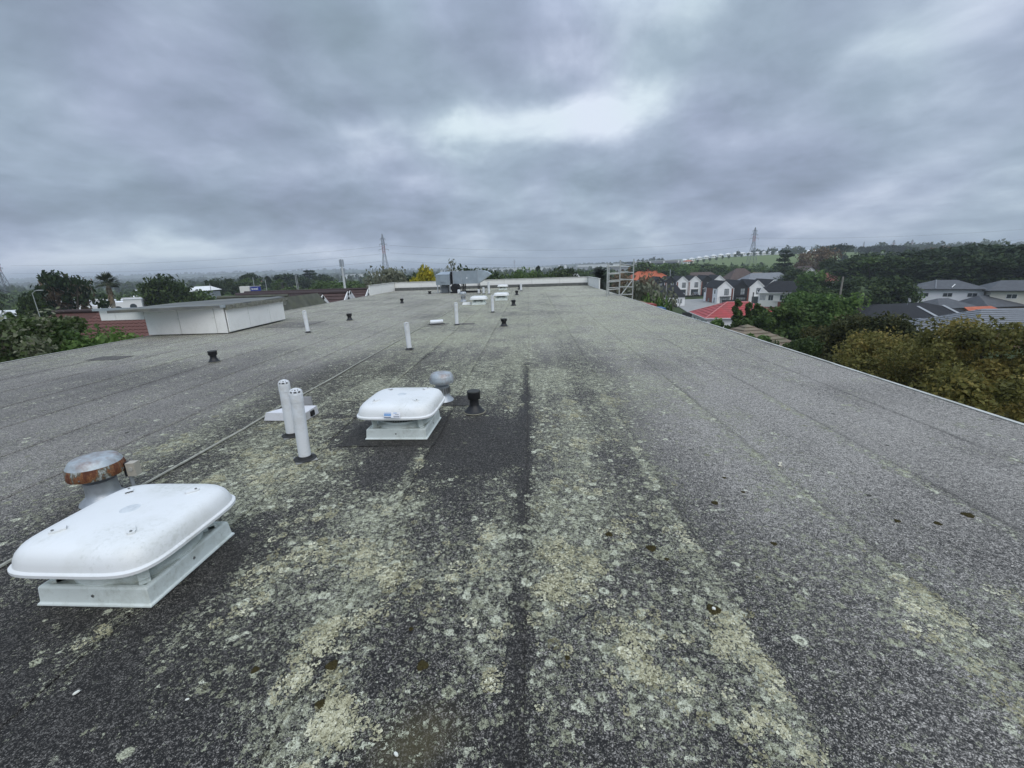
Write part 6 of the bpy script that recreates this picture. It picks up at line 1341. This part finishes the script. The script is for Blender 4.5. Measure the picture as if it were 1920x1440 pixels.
block('bungalow', 'white low building at the left edge beyond the palm fronds', (-138.27, 110.00, -3.42), 18, 9, 6.8, WH, WFRAME, 'house'); block('bungalow', 'second low pale roof at the left edge, further back', (-127.69, 100.00, -3.53), 16, 9, 5.0, CO, WH, 'house')
block('bungalow', 'blue roofed low shed under the fan palm skyline', (-120.71, 130.00, -4.20), 6, 6, 4.4, OFFW, mat('blue_iron', (.25, .36, .42), .5), 'shed', pitched=True); block('bungalow', 'white gabled house beside the big round dark tree', (-159.50, 170.00, -3.86), 8, 7, 6.5, OFFW, WFRAME, 'house', pitched=True)
block('bungalow', 'pale blue pyramid roof above the brown gables', (-43.81, 95.00, -2.56), 14, 12, 7.4, OFFW, mat('pale_blue_iron', (.22, .31, .36), .5), 'house', pitched=True); block('bungalow', 'brown pyramid roof left of the end wall', (-26.07, 70.00, -1.36), 9, 8, 8.8, BRICKB, BROWNT, 'house', pitched=True)
t = thing('marquee', 'white peaked marquee roof in front of far trees on the left', 'marquee', (-104.62, 135.00, -3.16)); t.location.z = GZ; zt = (-104.20, 135.00, -1.35)[2] - GZ
mb = MB().use(WFRAME); mb.add([(-5, -3, zt - 1.5), (5, -3, zt - 1.2), (5, 3, zt - 1.2), (-5, 3, zt - 1.5), (-1.5, 0, zt), (3.5, 0, zt + .1)], [(0, 1, 5, 4), (1, 2, 5), (2, 3, 4, 5), (3, 0, 4)]); mb.build('canopy', t)
MB().use(GALV).box((0, 0, (zt - 1.6) / 2), (9, 5, zt - 1.6)).build('frame', t)
# scattered far houses: small hip roofs, each its own object, shapes shared
def far_house(wallm, roofm):
    t = thing('far_house', 'x', 'house'); MB().use(wallm).box((0, 0, 1.4), (12, 8, 3.8)).build('wall', t); mb = MB().use(roofm); hip_roof(mb, 12, 8, 3.2, 2.0, .5); mb.build('roof', t)
    MB().use(GLASS).box((-2.5, -4.04, 1.6), (2.4, .06, 1.2)).build('window', t); MB().use(GLASS).box((3, -4.04, 1.6), (2.0, .06, 1.2)).build('window', t); return t
protos = [(far_house(a, b), n) for a, b, n in ((WBOARD, SLATE, 'white walled, slate roofed'), (OFFW, BROWNT, 'cream walled, brown roofed'), (WBOARD, WFRAME, 'white walled, white roofed'), (BEIGE, GREYT, 'beige walled, grey roofed'), (OFFW, ORANGE, 'cream walled, orange roofed'))]
ZONES = ((-.99, 'at the left edge below the pylon'), (-.86, 'around the ragged pine and fan palm'), (-.68, 'by the big round dark tree'), (-.52, 'beyond the blue sign'), (-.38, 'beyond the brown gables'), (-.22, 'under the middle pylon'), (-.04, 'above the duct unit'), (.16, 'beyond the end wall'), (.33, 'beyond the scaffold'), (9, 'beyond the terraces'))
def zone(x, y):
    for a, w in ZONES:
        if x / y < a: return w
ORD = 'first second third fourth fifth sixth seventh eighth ninth tenth eleventh twelfth thirteenth fourteenth fifteenth sixteenth seventeenth eighteenth nineteenth twentieth twenty-first twenty-second twenty-third twenty-fourth twenty-fifth twenty-sixth'.split()
used = [False] * 5; rr = random.Random(33)
for i in range(95):
    y = 150 * (10 ** rr.random()) * 1.15; a = rr.uniform(-1.25, .12) if i % 4 else rr.uniform(.1, .5); y = max(y, 260) if a > -.1 else y
    x = a * y; k = rr.choice((0, 0, 1, 2, 2, 3, 4)); o, n = protos[k]
    if used[k]: o = copy_tree(o)
    used[k] = True; o.location = (x, y, gz1(x, y)); o.rotation_euler = (0, 0, rr.uniform(-.6, .6)); o['label'] = 'small %s house %s %s' % (n, 'near' if y < 330 else 'farther off' if y < 700 else 'very far off', zone(x, y)); o['group'] = 'distant suburban houses, %s' % n
# the wooded suburb beyond: leafy lumps out to the hills
def treeline(name, seed, n, y0, y1, a0, a1, h0, h1, per, leaf, m, label, wide=1.0):
    rg = np.random.default_rng(seed); y = y0 * (y1 / y0) ** rg.random(n); a = rg.uniform(a0, a1, n); x = a * y; z = gz(x, y)
    keep = ~((x > 25) & (x < 130) & (y < 230)); x, y, z = x[keep], y[keep], z[keep]; n = len(x)
    h = rg.uniform(h0, h1, n); w = h * rg.uniform(.5, 1.0, n) * wide
    k = np.repeat(np.arange(n), per); d = rg.normal(size=(n * per, 3)); d /= np.linalg.norm(d, axis=1, keepdims=True); d[:, 2] = np.abs(d[:, 2]) * 1.0
    lob = 1 + .25 * np.sin(d[:, 0] * 7 + k) * np.sin(d[:, 1] * 6 + 2 * k)
    P = np.stack([x[k] + d[:, 0] * w[k] * .5 * lob, y[k] + d[:, 1] * w[k] * .5 * lob, z[k] + h[k] * .25 + d[:, 2] * h[k] * .72 * lob * rg.uniform(.75, 1.05, n * per)], -1)
    P2 = P.copy(); P2[:, 2] = z[k] + (P[:, 2] - z[k]) * rg.random(n * per)
    tint = np.clip(rg.random(n)[k] * .7 + .3 * rg.random(n * per), 0, 1)
    s = leaf * h[k] / h0
    me = leaf_mesh(name, np.concatenate([P, P2[::2]]), np.concatenate([s, s[::2]]), m, np.concatenate([tint, tint[::2]]), .4, seed + 1, .7, np.concatenate([d, d[::2]]) * 1.0)
    tag(link(name, me), label, 'woodland', None, 'stuff')
treeline('suburb_trees', 61, 520, 130, 420, -1.35, -.02, 4, 9, 90, .55, F_MID, 'mixed green trees filling the near suburb on the left')
treeline('suburb_trees', 62, 900, 400, 1500, -1.35, .30, 5, 11, 60, .9, F_FAR, 'hazy suburb trees stretching to the hills')
treeline('suburb_trees', 63, 260, 230, 430, .06, .62, 6, 11, 90, .7, F_MID, 'green trees behind the terraces on the right')
treeline('hill_trees', 64, 1100, 1500, 3600, -1.35, -.05, 6, 13, 36, 1.8, F_FAR, 'misty trees on the far left hills', 1.6)
treeline('hill_trees', 65, 500, 1500, 3600, -.05, .5, 4, 8, 30, 1.6, F_FAR, 'misty trees across the far plain', 1.6)
treeline('park_trees', 66, 60, 640, 760, .44, .95, 7, 12, 90, .9, F_FAR, 'line of trees along the crest of the green park')
treeline('park_trees', 67, 40, 420, 470, .25, .75, 4, 7, 90, .7, F_FAR, 'tree belt at the foot of the green park')
treeline('hill_trees', 68, 300, 700, 2000, .62, 1.4, 8, 15, 60, 1.2, F_FAR, 'misty trees on the right hills', 1.4)
# orchard rows on the park slope: small round trees one can count
orch = lib('round', 0); rr = random.Random(5)
for i in range(26):
    a = .36 + .0135 * i; y = 600 + rr.uniform(-4, 4) + 14 * (i % 2); x = a * y
    plant('park_tree', orch, 'small round tree, %s from the left in the long park row' % ORD[i], 'tree', (x, y, gz1(x, y)), rr.random() * 6, (.55, .55, .48), 'planted row on the park slope')
for i in range(9):
    a = .30 + .016 * i; y = 500 - i * 3; x = a * y
    plant('park_tree', orch, 'small dark tree, %s from the left in the lower park row' % ORD[i], 'tree', (x, y, gz1(x, y)), rr.random() * 6, (.5, .5, .5), 'lower planted row of the park')
# row of pale houses along the park crest
o = None
for i in range(20):
    a = .345 + .0155 * i; y = 690; x = a * y
    o = copy_tree(protos[2][0]); o.location = (x, y, gz1(x, y) + 1.2); o.rotation_euler = (0, 0, rr.uniform(-.1, .1)); o.scale = (.6, .8, .9); o['label'] = 'white house, %s from the left along the park crest' % ORD[i]; o['group'] = 'white houses along the park crest'
# misty pines on the right skyline
for p, w, lab in (((346.99, 480.00, 10.99), 10, 'small flat topped misty tree on the right skyline'), ((354.43, 470.00, 10.84), 22, 'left tree of the misty skyline row'), ((366.42, 470.00, 10.97), 20, 'middle tree of the misty skyline row'), ((378.07, 470.00, 10.08), 24, 'right tree of the misty skyline row'), ((379.46, 460.00, 8.59), 18, 'last tree of the misty skyline row'), ((361.47, 490.00, 10.41), 9, 'second small misty tree on the right skyline')):
    tree('spread', p, w, lab, group='misty skyline trees')

# ---------------------------------------------------------------- haze
hz = bpy.data.materials.new('haze_air'); hz.use_nodes = True; N = hz.node_tree.nodes; N.clear()
v = N.new('ShaderNodeVolumePrincipled'); v.inputs['Color'].default_value = (.86, .93, 1.0, 1); v.inputs['Density'].default_value = .00034; v.inputs['Anisotropy'].default_value = 0.0; v.inputs['Density Attribute'].default_value = ''
o_ = N.new('ShaderNodeOutputMaterial'); hz.node_tree.links.new(v.outputs[0], o_.inputs['Volume'])
try: hz.cycles.homogeneous_volume = True
except Exception: pass
o = MB().use(hz).b2((-19000, -400, -16), (19000, 10000, 75)).build('haze'); o['kind'] = 'stuff'; o['label'] = 'pale grey blue haze over the far suburbs'
